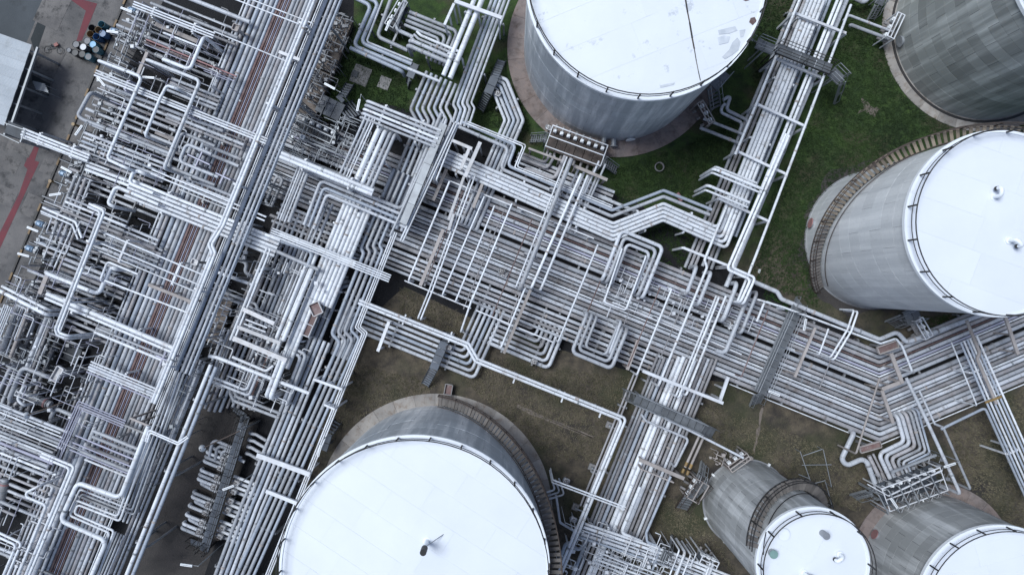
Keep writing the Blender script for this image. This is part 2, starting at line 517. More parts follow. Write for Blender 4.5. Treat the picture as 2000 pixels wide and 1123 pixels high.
def supports(desc, pts, offs, r, z, spacing, m='steel_grey', w=0.16):
    lo, hi = min(offs) - r - 3, max(offs) + r + 3
    segs = []
    for i in range(len(pts) - 1):
        a, b = pts[i], pts[i + 1]
        segs.append((a, b, math.hypot(b[0] - a[0], b[1] - a[1])))
    cnt = []
    for a, b, l in segs:
        za = a[2] if len(a) > 2 else z; zb = b[2] if len(b) > 2 else z
        if abs(za - zb) > 0.3 or l < spacing * 0.7: continue
        k = max(1, int(l / spacing))
        for j in range(k):
            f = (j + 0.5) / k
            x, y = a[0] + (b[0] - a[0]) * f, a[1] + (b[1] - a[1]) * f
            nx, ny = -(b[1] - a[1]) / l, (b[0] - a[0]) / l
            p, q = (x + nx * lo, y + ny * lo), (x + nx * hi, y + ny * hi)
            if not (-60 < x < 2060 and -60 < y < 1180): continue
            cnt.append((p, q, za))
    cnt.sort(key=lambda c: c[0][1] + c[1][1])
    for j, (p, q, zz) in enumerate(cnt):
        frame(p, q, zz - M(r, zz) - 0.1, m, f'{ORD[j]} steel support from top for pipes {desc}' if len(cnt) > 1 else f'steel support for pipes {desc}', 'supports under pipes ' + desc, w)

def frame(p, q, z, m, label, group=None, w=0.16, posts=2, h=0.2):
    A, B = W(p[0], p[1], z), W(q[0], q[1], z)
    e = empty('pipe_support', (A.x, A.y, 0))
    bar('beam', A, B, w, h, m, e)
    for t in ((A, B) if posts == 2 else (A.lerp(B, .5),)):
        if z > 0.25: bar('post', (t.x, t.y, 0.0), (t.x, t.y, z - 0.1), w * 0.9, w * 0.9, m, e)
    ww = label.split()
    tag(e, lab(' '.join(ww)), 'support', group)
    return e

def A_field(desc, yref, items, y0, y1, z, slope=-0.404, ztail=None, ybreak=None, sup=None):
    """pipes running up the picture; items (x at yref, radius, material)"""
    n = len(items)
    for i, (x, r, m) in enumerate(items):
        X = lambda y: x + slope * (y - yref)
        a, b = y0 + random.uniform(-4, 4), y1 + random.uniform(-4, 4)
        if ybreak is None: pts = [(X(a), a), (X(b), b)]
        else:
            yb = ybreak + (x - items[0][0]) * 0.41
            pts = [(X(a), a, z), (X(yb), yb, z), (X(yb + 5), yb + 5, ztail), (X(b), b, ztail)]
        o = run_pipe(pts, r, z, m, k=10)
        tag(o, lab(f'{ORD[i]} {COLW.get(m, "grey")} pipe from west {desc}'), 'pipe', 'pipes ' + desc)
        NP[0] += 1
    if sup:
        xs = [it[0] for it in items]
        c = 0.927
        supports(desc, [(xs[0] + slope * (y0 - yref), y0), (xs[0] + slope * (y1 - yref), y1)], [0, -(xs[-1] - xs[0]) * c], max(it[1] for it in items), z, sup)
# ------------------------------------------------------------------ the setting: ground, yard, road
def sheet(name, pts, z, m, label=None):
    v = [W(x, y, 0) + Vector((0, 0, z)) for x, y in pts]
    o = mesh_obj(name, v, [list(range(len(v)))[::-1]], m)
    me = o.data
    if me.polygons[0].normal.z < 0:
        me.flip_normals()
    return setting(o, label)

def ground_sheet():
    n = 60
    v, f = [], []
    for j in range(n + 1):
        for i in range(n + 1):
            x, y = -180 + 360 * i / n, -180 + 360 * j / n
            v.append((x, y, 0))
    for j in range(n):
        for i in range(n):
            a = j * (n + 1) + i
            f.append((a, a + 1, a + n + 2, a + n + 1))
    setting(mesh_obj('ground', v, f, 'turf_soil'), 'turf and bare soil round the tanks')
ground_sheet()
# gravel under the pipe fields, its colour blackened to deepen shade between pipes
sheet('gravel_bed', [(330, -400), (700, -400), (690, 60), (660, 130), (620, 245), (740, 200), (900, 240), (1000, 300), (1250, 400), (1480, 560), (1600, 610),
                     (1715, 690), (2300, 480), (2300, 612), (1717, 862), (1430, 748), (1230, 725), (960, 640), (790, 560), (700, 640), (640, 800), (480, 1250), (180, 1700), (-900, 1700), (-500, 900), (-40, 560), (180, 60)], 0.004, 'gravel', 'gravel under the pipe fields, blackened to deepen shade between pipes')
sheet('bare_strip', [(415, 720), (520, 755), (505, 830), (455, 960), (380, 1180), (150, 1300), (255, 1100), (330, 920)], 0.008, 'soil', 'bare dark soil between rack and valve platform')
_pts = []
for _i in range(90):
    _a = 2 * math.pi * _i / 90; _r = 146 + 9 * math.sin(3 * _a + 1) + 5 * math.sin(11 * _a) + random.uniform(-3, 3)
    _pts.append((1704 + _r * math.cos(_a), 470 + _r * math.sin(_a)))
sheet('bare_ring', _pts, 0.006, 'soil', 'dark bare soil round the bright spiral tank')
# yard and road at the upper left
sheet('yard', [(330, -20), (290, 60), (236, 150), (180, 285), (124, 430), (40, 600), (-500, 1900), (-2500, 1900), (-2500, -900), (600, -900)], 0.008, 'concrete_yard', 'stained concrete yard beside the shed')
sheet('road', [(95, -20), (40, 112), (-60, 100), (-1200, -500), (-500, -900), (460, -900)], 0.012, 'asphalt', 'grey asphalt road above the shed')
sheet('gutter_strip', [(111, -10), (95, -10), (60, 77), (70, 108)], 0.016, 'asphalt_dark', 'dark strip between the road and the yard')
sheet('path', [(124, -10), (190, 8), (178, 38), (160, 80), (149, 82), (168, 22)], 0.016, 'marking_red', 'red painted walkway beside the drums')
sheet('path', [(65, 282), (77, 287), (68, 314), (77, 317), (58, 358), (46, 385), (-2, 490), (-14, 490), (-10, 474), (37, 380), (54, 331), (47, 324)], 0.016, 'marking_red', 'red painted walkway crossing the lower yard')
sheet('stain', [(66, 122), (100, 150), (96, 188), (60, 180)], 0.020, 'asphalt_dark', 'black oil stain on the yard by the shed')
random.seed(3)
def worn(pts, label):
    q = []
    for i in range(len(pts)):
        (x0, y0), (x1, y1) = pts[i - 1], pts[i]
        for k in range(5):
            f = k / 5; q.append((x0 + (x1 - x0) * f + random.uniform(-2.2, 2.2), y0 + (y1 - y0) * f + random.uniform(-2.2, 2.2)))
    sheet('bare_patch', q, 0.02, 'soil_pale', label)
worn([(1682, 190), (1690, 198), (1700, 206), (1718, 214), (1710, 222), (1706, 230), (1698, 220), (1672, 222), (1688, 214)], 'pale worn patch in the green grass')
worn([(1470, 880), (1480, 830), (1488, 790), (1492, 792), (1484, 840), (1474, 884)], 'pale worn streak in the brown grass')
worn([(1010, 790), (1080, 820), (1160, 852), (1158, 856), (1070, 824), (1008, 796)], 'pale worn track through the brown grass')
def yard_slab(x0, y0, w, h, a=-66):
    c, s = math.cos(R(a)), math.sin(R(a))
    pts = [(x0 + u * c - v * s, y0 + u * s + v * c) for u, v in ((0, 0), (w, 0), (w, h), (0, h))]
    return pts
yard = bpy.data.objects['yard']
def kerb(p, q, n):
    for i in range(n):
        a = (p[0] + (q[0] - p[0]) * i / n, p[1] + (q[1] - p[1]) * i / n)
        b = (p[0] + (q[0] - p[0]) * (i + .96) / n, p[1] + (q[1] - p[1]) * (i + .96) / n)
        A, B = W(*a, 0.06), W(*b, 0.06)
        o = bar('kerb_stone', A, B, 0.16, 0.14, 'steel_black' if i % 3 else 'tin_tan')
        o.parent = yard
kerb((247, -5), (0, 592), 40)
for k, (x, y, w, h) in enumerate(((118, 2, 2, 92), (30, 330, 2, 60), (52, 345, 2, 60), (5, 352, 2, 40), (90, 60, 2, 90))):
    pass
# big concrete slabs of the yard, each its own piece
for (x, y, w, h, a) in ((108, 8, 95, 52, 115), (92, 122, 70, 50, 117), (62, 196, 66, 42, 116), (40, 285, 50, 30, 205), (20, 322, 34, 26, 205), (96, 320, 42, 26, 115), (8, 382, 46, 34, 205), (60, 402, 44, 30, 115)):
    c, s = math.cos(R(a)), math.sin(R(a))
    P0 = W(x, y); ww, hh = M(w), M(h)
    cen = P0 + Vector((c * ww / 2 + s * hh / 2, -s * ww / 2 + c * hh / 2, 0)) if False else P0
    o = box('slab', (P0.x, P0.y, 0.012), (ww, hh, 0.018), 'concrete_slab', None, R(-a))
    o.parent = yard
for k, (x, y, w, h) in enumerate(((705, 148, 34, 36), (751, 163, 22, 24))):
    c = W(x, y)
    o = box('concrete_pad', (c.x, c.y, 0.05), (M(w), M(h), 0.1), 'concrete_plain', None, R(-22))
    tag(o, lab(['larger weathered concrete pad in the small green lawn', 'smaller weathered concrete pad in the small green lawn'][k]), 'pad')
o = box('hatch', W(693, 145, 0.12), (M(13), M(13), 0.05), 'steel_dark', None, R(-22)); tag(o, lab('dark square hatch cover on the larger lawn pad'), 'hatch')

# ------------------------------------------------------------------ storage tanks
def arc_plate(Ro, a, h, th, m, segs=6):
    """curved plate; its outer skin has vertices of its own so that it shades as a cylinder"""
    v, f = [], []
    for i in range(segs + 1):
        t = -a / 2 + a * i / segs
        for z in (0, h): v.append((Ro * math.cos(t), Ro * math.sin(t), z))
    for i in range(segs): f.append((2 * i, 2 * i + 2, 2 * i + 3, 2 * i + 1))
    o = len(v)
    for i in range(segs + 1):
        t = -a / 2 + a * i / segs
        for rr in (Ro, Ro - th):
            for z in (0, h):
                v.append((rr * math.cos(t), rr * math.sin(t), z))
    for i in range(segs):
        b = o + i * 4
        f += [(b + 1, b + 5, b + 7, b + 3), (b, b + 2, b + 6, b + 4)]
    f += [(o, o + 1, o + 3, o + 2), (o + segs * 4, o + segs * 4 + 2, o + segs * 4 + 3, o + segs * 4 + 1)]
    me = bpy.data.meshes.new('plate'); me.from_pydata(v, [], f); me.materials.append(MATS[m])
    me.polygons.foreach_set('use_smooth', [i < segs for i in range(len(f))])
    return me

def cyl(name, Ro, z0, z1, m, parent, n=96, cap=False, rise=0.0):
    v, f = [], []
    for i in range(n):
        a = 2 * math.pi * i / n
        v += [(Ro * math.cos(a), Ro * math.sin(a), z0), (Ro * math.cos(a), Ro * math.sin(a), z1)]
    for i in range(n):
        j = (i + 1) % n
        f.append((2 * i, 2 * j, 2 * j + 1, 2 * i + 1))
    if cap:
        k0 = len(v); v += [v[2 * i + 1] for i in range(n)]; v.append((0, 0, z1 + rise)); f += [(k0 + i, k0 + (i + 1) % n, k0 + n) for i in range(n)]
    o = mesh_obj(name, v, f, m, parent, False)
    o.data.polygons.foreach_set('use_smooth', [True] * n + ([False] * n if cap else []))
    return o

def ring(name, R0, R1, z0, z1, m, parent, n=96):
    v, f = [], []
    for i in range(n):
        a = 2 * math.pi * i / n
        for rr in (R0, R1):
            for z in (z0, z1):
                v.append((rr * math.cos(a), rr * math.sin(a), z))
    for i in range(n):
        b, c = 4 * i, 4 * ((i + 1) % n)
        f += [(b + 1, b + 3, c + 3, c + 1), (b + 2, c + 2, c + 3, b + 3), (b, b + 1, c + 1, c)]
    return mesh_obj(name, v, f, m, parent)

def clip_circle(poly, Rr, n=72):
    for i in range(n):
        a = 2 * math.pi * (i + .5) / n
        nx, ny = math.cos(a), math.sin(a)
        lim = Rr * math.cos(math.pi / n)
        out = []
        for k in range(len(poly)):
            p, q = poly[k - 1], poly[k]
            dp, dq = p[0] * nx + p[1] * ny - lim, q[0] * nx + q[1] * ny - lim
            if (dp <= 0) != (dq <= 0):
                t = dp / (dp - dq); out.append((p[0] + (q[0] - p[0]) * t, p[1] + (q[1] - p[1]) * t))
            if dq <= 0: out.append(q)
        poly = out
        if len(poly) < 3: return None
    return poly

def torus_ring(name, Ro, z, r, m, parent, a0=0, a1=360, n=72):
    pts = [Vector((Ro * math.cos(R(a0 + (a1 - a0) * i / n)), Ro * math.sin(R(a0 + (a1 - a0) * i / n)), z)) + base_of(parent) for i in range(n + 1)]
    return tube(name, pts, r, m, 6, parent, rad=0.0001)

def railing(tank_root, Rr, z, m, step=2.2, a0=0, a1=360, h=1.05, r=0.04):
    root = group_part('railing', tank_root)
    for hh in (h, h * 0.55):
        torus_ring('hand_rail', Rr, z + hh, r if hh == h else r * 0.7, m, root, a0, a1)
    k = max(2, int(R(a1 - a0) * Rr / step))
    for i in range(k + (0 if a1 - a0 >= 360 else 1)):
        a = R(a0 + (a1 - a0) * i / k)
        p = base_of(root) + Vector((Rr * math.cos(a), Rr * math.sin(a), z))
        rod('rail_post', p, p + Vector((0, 0, h)), 0.06, m, root, 6)

def helix_stair(tank_root, Rt, a0, a1, z0, z1, tm, rm, width=0.95, n=None):
    """stair spiralling round a tank"""
    root = group_part('spiral_stair', tank_root)
    r0, r1 = Rt + 0.12, Rt + 0.12 + width
    n = n or int(abs(z1 - z0) / 0.24)
    da = (a1 - a0) / n
    key = ('tread', round(Rt, 2), tm)
    w = abs(R(da)) * (Rt + .5) * 0.8
    for i in range(n):
        a = R(a0 + da * (i + .5)); z = z0 + (z1 - z0) * (i + 1) / n
        rm_ = (r0 + r1) / 2
        box('tread', base_of(root) + Vector((rm_ * math.cos(a), rm_ * math.sin(a), z)), (width, w, 0.05), tm if i > 0.3 * n else 'tread_grey', root, a)
    st = 40
    for nm, rr, dz, rad in (('stringer', r1, -0.05, 0.06), ('stringer', r0, -0.05, 0.05), ('hand_rail', r1, 1.0, 0.04), ('hand_rail', r1, 0.55, 0.03), ('hand_rail', r0, 1.0, 0.035)):
        pts = [base_of(root) + Vector((rr * math.cos(R(a0 + (a1 - a0) * i / st)), rr * math.sin(R(a0 + (a1 - a0) * i / st)), z0 + (z1 - z0) * i / st + dz + 0.02)) for i in range(st + 1)]
        tube(nm, pts, rad, rm, 6, root, rad=0.0001)
    for i in range(0, n + 1, 5):
        a = R(a0 + da * i); z = z0 + (z1 - z0) * i / n
        p = base_of(root) + Vector((r1 * math.cos(a), r1 * math.sin(a), z))
        rod('rail_post', p, p + Vector((0, 0, 1.0)), 0.035, rm, root, 6)
        q = base_of(root) + Vector((Rt * math.cos(a), Rt * math.sin(a), z - 0.05))
        rod('bracket', q, p - Vector((0, 0, 0.08)), 0.04, rm, root, 6)

def tank(label, rc, rr, k, shell, plate_h, plate_l, found=None, found_m='concrete_tan', found_n=28, roof_m='roof_white', rail=True, roof_rot=22, strip=1.7, cell=5.2, gap=0.016):
    h = CAM_H * (1 - k)
    bx, by = CX + (rc[0] - CX) * k, CY + (rc[1] - CY) * k
    rb = M(rr * k)
    c = W(bx, by)
    root = empty('storage_tank', (c.x, c.y, 0))
    tag(root, lab(label), 'tank')
    sh_ = cyl('shell', rb - 0.02, 0, h - 0.03, 'steel_dark', root)
    rings = max(2, round(h / plate_h)); ph = (h - 0.15) / rings
    per = max(6, round(2 * math.pi * rb / plate_l)); pa = 2 * math.pi / per
    me = arc_plate(rb, pa - gap / rb, ph - gap, 0.03, shell)
    for i in range(rings):
        for j in range(per):
            o = link('shell_plate', me, sh_, (0, 0, 0.05 + i * ph))
            o.rotation_euler = (0, 0, (j + 0.5 * (i % 2) + 0.1 * math.sin(i * 3.1)) * pa)
            s = 1 + random.uniform(-0.0008, 0.0008); o.scale = (s, s, 1)
    ring('base_flange', rb - 0.05, rb + 0.12, 0.0, 0.06, 'steel_grey', root)
    if found:
        fo = M(found)
        fa = 2 * math.pi / found_n
        fd_ = ring('foundation', rb - 0.3, fo - 0.1, -0.2, 0.02, found_m, root)
        fm = arc_plate(fo, fa - 0.02 / fo, 0.18, fo - rb + 0.3, found_m, 3)
        for j in range(found_n):
            o = link('foundation_slab', fm, fd_, (0, 0, -0.1 + random.uniform(-0.012, 0.012)))
            o.rotation_euler = (0, 0, j * fa)
    # roof
    rf_ = cyl('roof', rb + 0.02, h - 0.2, h - 0.012, roof_m, root, cap=True, rise=0.035 * rb)
    slope = 0.035
    rot = R(roof_rot)
    cr, sr = math.cos(rot), math.sin(rot)
    nst = int(2 * rb / strip) + 2
    g = 0.005
    for i in range(-nst // 2, nst // 2 + 1):
        y0, y1 = i * strip + g, (i + 1) * strip - g
        sh = random.uniform(0, cell)
        for j in range(-8, 9):
            x0, x1 = j * cell + sh + g, (j + 1) * cell + sh - g
            # cut the plate in two along the roof's fall so that it follows the cone
            poly = clip_circle([(x0, y0), ((x0 + x1) / 2, y0), (x1, y0), (x1, y1), ((x0 + x1) / 2, y1), (x0, y1)], rb + 0.04)
            if not poly: continue
            area = sum(poly[t - 1][0] * poly[t][1] - poly[t][0] * poly[t - 1][1] for t in range(len(poly))) / 2
            if abs(area) < 0.05: continue
            lift = random.uniform(0.002, 0.008)
            v = [(x * cr - y * sr, x * sr + y * cr, h + slope * (rb - math.hypot(x, y)) + lift) for x, y in poly]
            cx_, cy_ = sum(p[0] for p in poly) / len(poly), sum(p[1] for p in poly) / len(poly)
            m_ = len(v)
            v.append((cx_ * cr - cy_ * sr, cx_ * sr + cy_ * cr, h + slope * (rb - math.hypot(cx_, cy_)) + lift))
            v += [(a[0], a[1], a[2] - 0.03) for a in v[:m_]]
            f = [(t, (t + 1) % m_, m_) for t in range(m_)] + [(t, m_ + 1 + t, m_ + 1 + (t + 1) % m_, (t + 1) % m_) for t in range(m_)]
            mesh_obj('roof_plate', v, f, roof_m, rf_)
    ring('roof_rim', rb - 0.02, rb + 0.16, h - 0.22, h + 0.07, 'rim_white', root)
    if rail:
        railing(root, rb + 0.02, h + 0.05, 'steel_black')
    return root, rb, h

def gooseneck(root, px, py, z, tall=0.9, r=0.16, yaw=0.0, m='rim_white', tip='steel_black', label_parts=True):
    p = W(px, py, z)
    d = Vector((math.cos(yaw), math.sin(yaw), 0))
    tube('vent_pipe', [p, p + Vector((0, 0, tall)), p + Vector((0, 0, tall)) + d * 0.5, p + Vector((0, 0, tall * 0.55)) + d * 0.5], r, m, 10, root)
    rod('vent_collar', p, p + Vector((0, 0, 0.08)), r * 1.8, m, root, 14)
    rod('vent_tip', p + Vector((0, 0, tall * 0.35)) + d * 0.5, p + Vector((0, 0, tall * 0.6)) + d * 0.5, r * 1.15, tip, root, 10)

def manhole(root, ang, z, rb, r, m):
    a = R(ang)
    d = Vector((math.cos(a), math.sin(a), 0))
    p = root.location + d * rb + Vector((0, 0, z))
    rod('manhole_neck', p - d * 0.05, p + d * 0.16, r, 'galv', root, 20)
    rod('manhole_cover', p + d * 0.16, p + d * 0.22, r * 1.2, m, root, 20)

# the six tanks
t1, rb1, h1 = tank('huge tank with worn white roof at the top beside green grass', (1261, -38), 231, 0.777, 'shell_blue', 1.35, 3.2, 212, 'concrete_pink', 30, 'roof_worn', strip=2.4, cell=7)
t2, rb2, h2 = tank('tall bright tank with spiral stair and spotless white roof above the chevron pipes', (1948, 437), 178, 0.745, 'shell_bright', 1.5, 3.0, roof_rot=-20, strip=2.2)
t3, rb3, h3 = tank('huge tank with white roof and brown spiral stair at the bottom', (810, 1113), 260, 0.79, 'shell_blue', 1.6, 4.0, 229, 'concrete_tan', 34, roof_rot=-33, strip=1.9)
t4, rb4, h4 = tank('small slim tank wrapped by a dark spiral stair with vents on its roof', (1587, 1100), 107, 0.78, 'shell_grey', 1.2, 2.2, roof_rot=-30, strip=3.2, cell=4, gap=0.026)
t5, rb5, h5 = tank('low grey panelled tank behind the valve manifold in the bottom corner', (1950, 1186), 158, 0.865, 'shell_grey', 1.0, 2.2, 160, 'concrete_pink', 26, roof_rot=15, gap=0.026)
t6, rb6, h6 = tank('dark tank of patchy grey plates on a pale ring in the top corner', (1000 + 922 / .767, 561.5 - 503.5 / .767), 176 / .767, 0.767, 'shell_olive', 1.15, 2.6, 200, 'concrete_tan', 32, gap=0.026)
helix_stair(t2, rb2, 222, 60, 0.1, h2, 'tread_brown', 'rail_brown', 0.85)
helix_stair(t3, rb3, 88, -4, 0.15, h3, 'tread_grey', 'rail_brown', 0.85)
helix_stair(t4, rb4, -95, 165, 0.1, h4, 'tread_grey', 'steel_black', 0.8)
p_ = W(834, 1056, h3 + .15)
rod('vent_pipe', p_, p_ + Vector((0, 0, 1.5)), .17, 'rim_white', t3, 14); rod('vent_collar', p_, p_ + Vector((0, 0, .1)), .3, 'rim_white', t3, 14)
rod('vent_tip', p_ + Vector((0, 0, 1.3)), p_ + Vector((0, 0, 2.1)), .22, 'steel_black', t3, 14); rod('vent_stay', p_ + Vector((1.2, .5, .0)), p_ + Vector((0, 0, 1.1)), .03, 'galv', t3, 6)
gooseneck(t2, 1940, 385, h2 + 0.1, 0.8, 0.13, 1.6)
gooseneck(t2, 1970, 470, h2 + 0.15, 0.8, 0.13, -0.9)
gooseneck(t4, 1640, 1082, h4 + 0.1, 0.6, 0.13, -2.6)
gooseneck(t4, 1570, 1118, h4 + 0.1, 0.6, 0.13, -0.4)
for (x, y, m_, r_, hh) in ((1507, 1078, 'vent_green', 0.26, 0.35), (1606, 1040, 'galv', 0.22, 0.6), (1530, 1042, 'rim_white', 0.36, 0.08)):
    p = W(x, y, h4 + 0.08)
    rod('roof_hatch', p, p + Vector((0, 0, hh)), r_, 'galv', t4, 20)
    rod('hatch_lid', p + Vector((0, 0, hh)), p + Vector((0, 0, hh + 0.06)), r_ * 1.12, m_, t4, 20)
manhole(t2, 167, 1.0, rb2, 0.38, 'pink')
manhole(t5, 152, 0.9, rb5, 0.36, 'pink')
manhole(t6, 190, 1.0, rb6, 0.4, 'galv')
manhole(t1, 278, 0.8, rb1, 0.35, 'rim_white')
for a in (262, 268):
    p = t1.location + Vector((rb1 * math.cos(R(a)), rb1 * math.sin(R(a)), 0.7)); d = Vector((math.cos(R(a)), math.sin(R(a)), 0))
    rod('nozzle', p - d * .1, p + d * 0.6, 0.22, 'galv', t1, 14); rod('nozzle_flange', p + d * 0.6, p + d * 0.68, 0.34, 'steel_grey', t1, 14)
for a in (15, 60, 100, 140, 200, 240):
    p = t4.location + Vector(((rb4 + .1) * math.cos(R(a)), (rb4 + .1) * math.sin(R(a)), 0.1))
    box('anchor_chair', p, (0.3, 0.16, 0.25), 'lamp_white', t4, R(a))
# a pipe strapped to the shell of the low grey tank
sp = [W(1868, 995, 4.6), W(1812, 985, 1.2)]
tube('foam_pipe', [W(1790, 945, 0.8), W(1812, 1000, 1.6), W(1850, 1018, 4.0), W(1884, 1038, 7.6)], 0.07, 'lamp_white', 8, t5)

# the long open seam, grey worn patches and rusty rim of the top tank's roof
def on_roof(px, py, tk, rb_, h_):
    p = W(px, py, h_); d = Vector((p.x - tk.location.x, p.y - tk.location.y, 0)).length
    return W(px, py, h_ + 0.035 * (rb_ - d) + 0.02)
cr_ = [(1338, -6), (1343, 25), (1347, 45), (1352, 75), (1356, 96), (1360, 120), (1364, 140), (1368, 158)]
for i in range(len(cr_) - 1):
    a_, b_ = on_roof(*cr_[i], t1, rb1, h1), on_roof(*cr_[i + 1], t1, rb1, h1)
    bar('roof_seam', a_, b_, (0.10, .08, .11, .09, .05, .04, .05)[i], 0.03, 'rail_brown' if i % 2 else 'steel_black', t1)
def patch(pts, m):
    v = [on_roof(x, y, t1, rb1, h1) - t1.location + Vector((0, 0, .012)) for x, y in pts]
    mesh_obj('roof_patch', v, [list(range(len(v)))], m, t1)
patch([(1402, 60), (1418, 56), (1436, 52), (1440, 60), (1424, 66), (1404, 68)], 'roof_patch')
patch([(1401, 74), (1414, 70), (1426, 72), (1422, 84), (1404, 88)], 'roof_patch')
patch([(1430, 84), (1440, 74), (1446, 82), (1442, 98), (1430, 108), (1416, 116), (1410, 112), (1424, 98)], 'roof_patch')
patch([(1444, 60), (1456, 58), (1452, 72), (1446, 74)], 'roof_patch')
patch([(1288, 168), (1304, 164), (1318, 162), (1316, 166), (1300, 170), (1290, 172)], 'roof_patch')
patch([(1450, 0), (1462, -6), (1464, 1), (1456, 3)], 'rust')
patch([(1466, 36), (1474, 34), (1478, 42), (1470, 50), (1463, 44)], 'rust')

ring('drain_gap', rb6 + 0.1, rb6 + 0.32, 0.04, 0.095, 'steel_black', t6)
# ------------------------------------------------------------------ pipes
g, w_, dl = 'grey', 'white', 'dull'
# --- long field running up the picture on the left
A_field('in the wide low field', 100, [(439, 1.6, w_), (448, 3.7, g), (458, 3.6, dl), (470.5, 4.3, 'blue_grey'), (482, 4.2, g), (493, 4.3, g), (502.5, 3.2, 'blue_grey'),
        (509, 2.5, 'rust'), (514, 1.4, 'rust'), (517.5, 1.0, 'lavender'), (521, 1.2, 'rust'), (524.5, 1.0, 'lavender'), (528, 1.3, 'rust'), (535.5, 4.2, g), (543.5, 2.9, g), (552, 3.9, dl), (561, 3.6, g), (570, 3.8, g), (579, 2.6, dl), (586, 1.2, w_), (590, 1.0, w_)],
        -30, 1170, 2.4, ztail=1.3, ybreak=695, sup=150)
A_field('beside the lawn strip of the wide field', 1078, [(28, 2.0, dl), (36, 2.2, g), (44, 2.6, 'dull'), (52, 1.8, w_), (58, 2.6, 'blue_grey'), (66, 2.8, g), (75, 2.6, 'teal_paint')], 722, 1160, 1.2, sup=110)
A_field('at the lower end of the wide field', 1078, [(84, 4.6, g), (97, 2.8, g)], 862, 1160, 2.2, sup=None)
# --- high rack over the field
P('in the tall white pair over the field', [(627, -30), (436, 442), (414, 478), (421, 494), (302, 788)], 2, 6, 3.0, 6.6, w_, sup=140, smat='steel_white')
P('of the white pair ending in the big square loop', [(290, 832), (235, 972), (152, 942), (118, 1016), (208, 1056), (172, 1140)], 1, 6, 4.4, 6.4, w_)
P('inside the big square loop', [(287, 850), (230, 1008), (148, 976), (136, 1006), (214, 1040), (185, 1120)], 2, -7, 2.2, 6.0, w_)
P('nested beside the big square loop', [(372, 695), (262, 1005), (160, 964), (143, 1000)], 3, 7, 1.9, 5.4, g)
P('down the east of the square loop', [(243, 1045), (205, 1135)], 4, 6, 2.0, 4.8, g)
P('of the high group east of the white pair', [(649, -30), (345, 722)], 4, [0, -10.5, -19, -27], [4.0, 3.0, 2.8, 2.4], 5.6, ['blue_grey', g, g, 'blue_grey'], sup=150, smat='steel_grey')
P('of thin lines beside the high group', [(676, -30), (382, 700)], 2, -4, 1.2, 5.4, w_)
P('of the lower high group', [(344, 724), (226, 1012)], 4, -8, [3, 2.2, 2.4, 2.0], 5.0, g)
P('of the outer pair above the bare strip', [(412, 712), (244, 1130)], 2, -11.5, [3.8, 3.6], 5.0, ['white', 'blue_grey'], sup=120)
P('low beside the outer pair', [(400, 706), (330, 880), (230, 1125)], 3, [0, 8, 15], [2.6, 2.0, 2.8], 3.8, [g, w_, dl], sup=130)
P('between rack and outer pair', [(388, 722), (330, 866)], 2, 8, 2.6, 4.6, g)
# --- cross pipes over the upper left field
P('of the bundle leaving the shed', [(46, 252), (176, 304)], 3, 6, 2.4, 4.0, w_, sup=70, smat='steel_white')
P('under the bundle leaving the shed', [(42, 268), (214, 333)], 1, 6, 2.2, 3.8, w_)
P('of the bright band crossing the field', [(256, 352), (548, 470)], 5, 8, 3.4, 4.3, w_, sup=120, smat='steel_white')
P('of the bright pipes starting by the yard edge', [(170, 324), (256, 356)], 2, 8, 3.2, 4.2, w_)
P('looping at the head of the bright band', [(300, 378), (252, 358), (260, 337), (270, 334), (282, 340)], 1, 8, 3.6, 5.0, w_, de=2.0)
P('curling below the head of the bright band', [(310, 400), (226, 364), (211, 398), (222, 404)], 1, 8, 3.6, 5.0, w_, de=2.0)
P('in the long hook beside the drums', [(190, 118), (277, 151), (209, 311), (250, 330)], 1, 8, 3.2, 5.8, w_, ds=1.0, de=2.5)
P('in the long hook right of the drums', [(284, 116), (391, 158), (320, 329)], 1, 8, 3.4, 5.6, w_, ds=1.0, de=2.0)
P('in the short thick hook below the top edge', [(398, 72), (371, 137), (316, 115)], 1, 8, 3.6, 5.6, w_, ds=1.0, de=2.0)
P('with a fat sleeve hanging over the dark gap', [(346, 174), (326, 167), (313, 192), (283, 266)], 1, 8, 2.9, 5.8, w_, ds=3.0, de=1.5)
P('wrapping the yard corner of the field', [(177, 180), (152, 226), (162, 234), (330, 300)], 1, 8, 3.8, 4.8, g, ds=1.0)
P('of two squared loops over the field', [(420, 286), (355, 259), (328, 325), (420, 362)], 2, -17, 3.4, 5.0, g, sup=60)
P('of slim crossing lines above the hooks', [(188, 138), (556, 285)], 3, 5, 1.8, 5.2, w_, sup=110, smat='lavender')
P('of thick crossing pipes under the hooks', [(204, 155), (440, 246)], 2, 11, 3.4, 3.4, g, sup=110)
P('of top corner lines', [(262, 4), (420, 66)], 3, 5, 1.6, 5.0, w_, sup=80, smat='steel_white')
P('reaching from top corner to high rack', [(418, 62), (568, 124)], 1, 5, 1.5, 5.2, w_)
P('crossing the field at the very top', [(460, -12), (610, 46)], 2, 11, 1.4, 5.2, w_)
P('near the top edge', [(366, -4), (488, 44)], 1, 5, 4.2, 3.4, g)
P('of short top pipes', [(300, -6), (470, 62)], 3, 14, [2.4, 3.4, 2.6], 3.0, [g, g, dl])
P('of faded red lines', [(286, 78), (462, 150)], 3, 5, [1.6, 1.0, 1.0], 3.6, ['pink', 'rust', 'lavender'], sup=70)
P('between the hooks', [(318, 64), (392, 93)], 1, 5, 2.0, 4.2, w_, ds=1)
P('of stubs beneath the second hook', [(336, 154), (432, 192)], 4, 8, 3.0, 2.9, [g, dl, g, g])
P('of stubs under the first hook', [(238, 190), (352, 236)], 3, 11, [3.2, 3.0, 3.4], 3.0, [g, dl, g], ds=0.5)
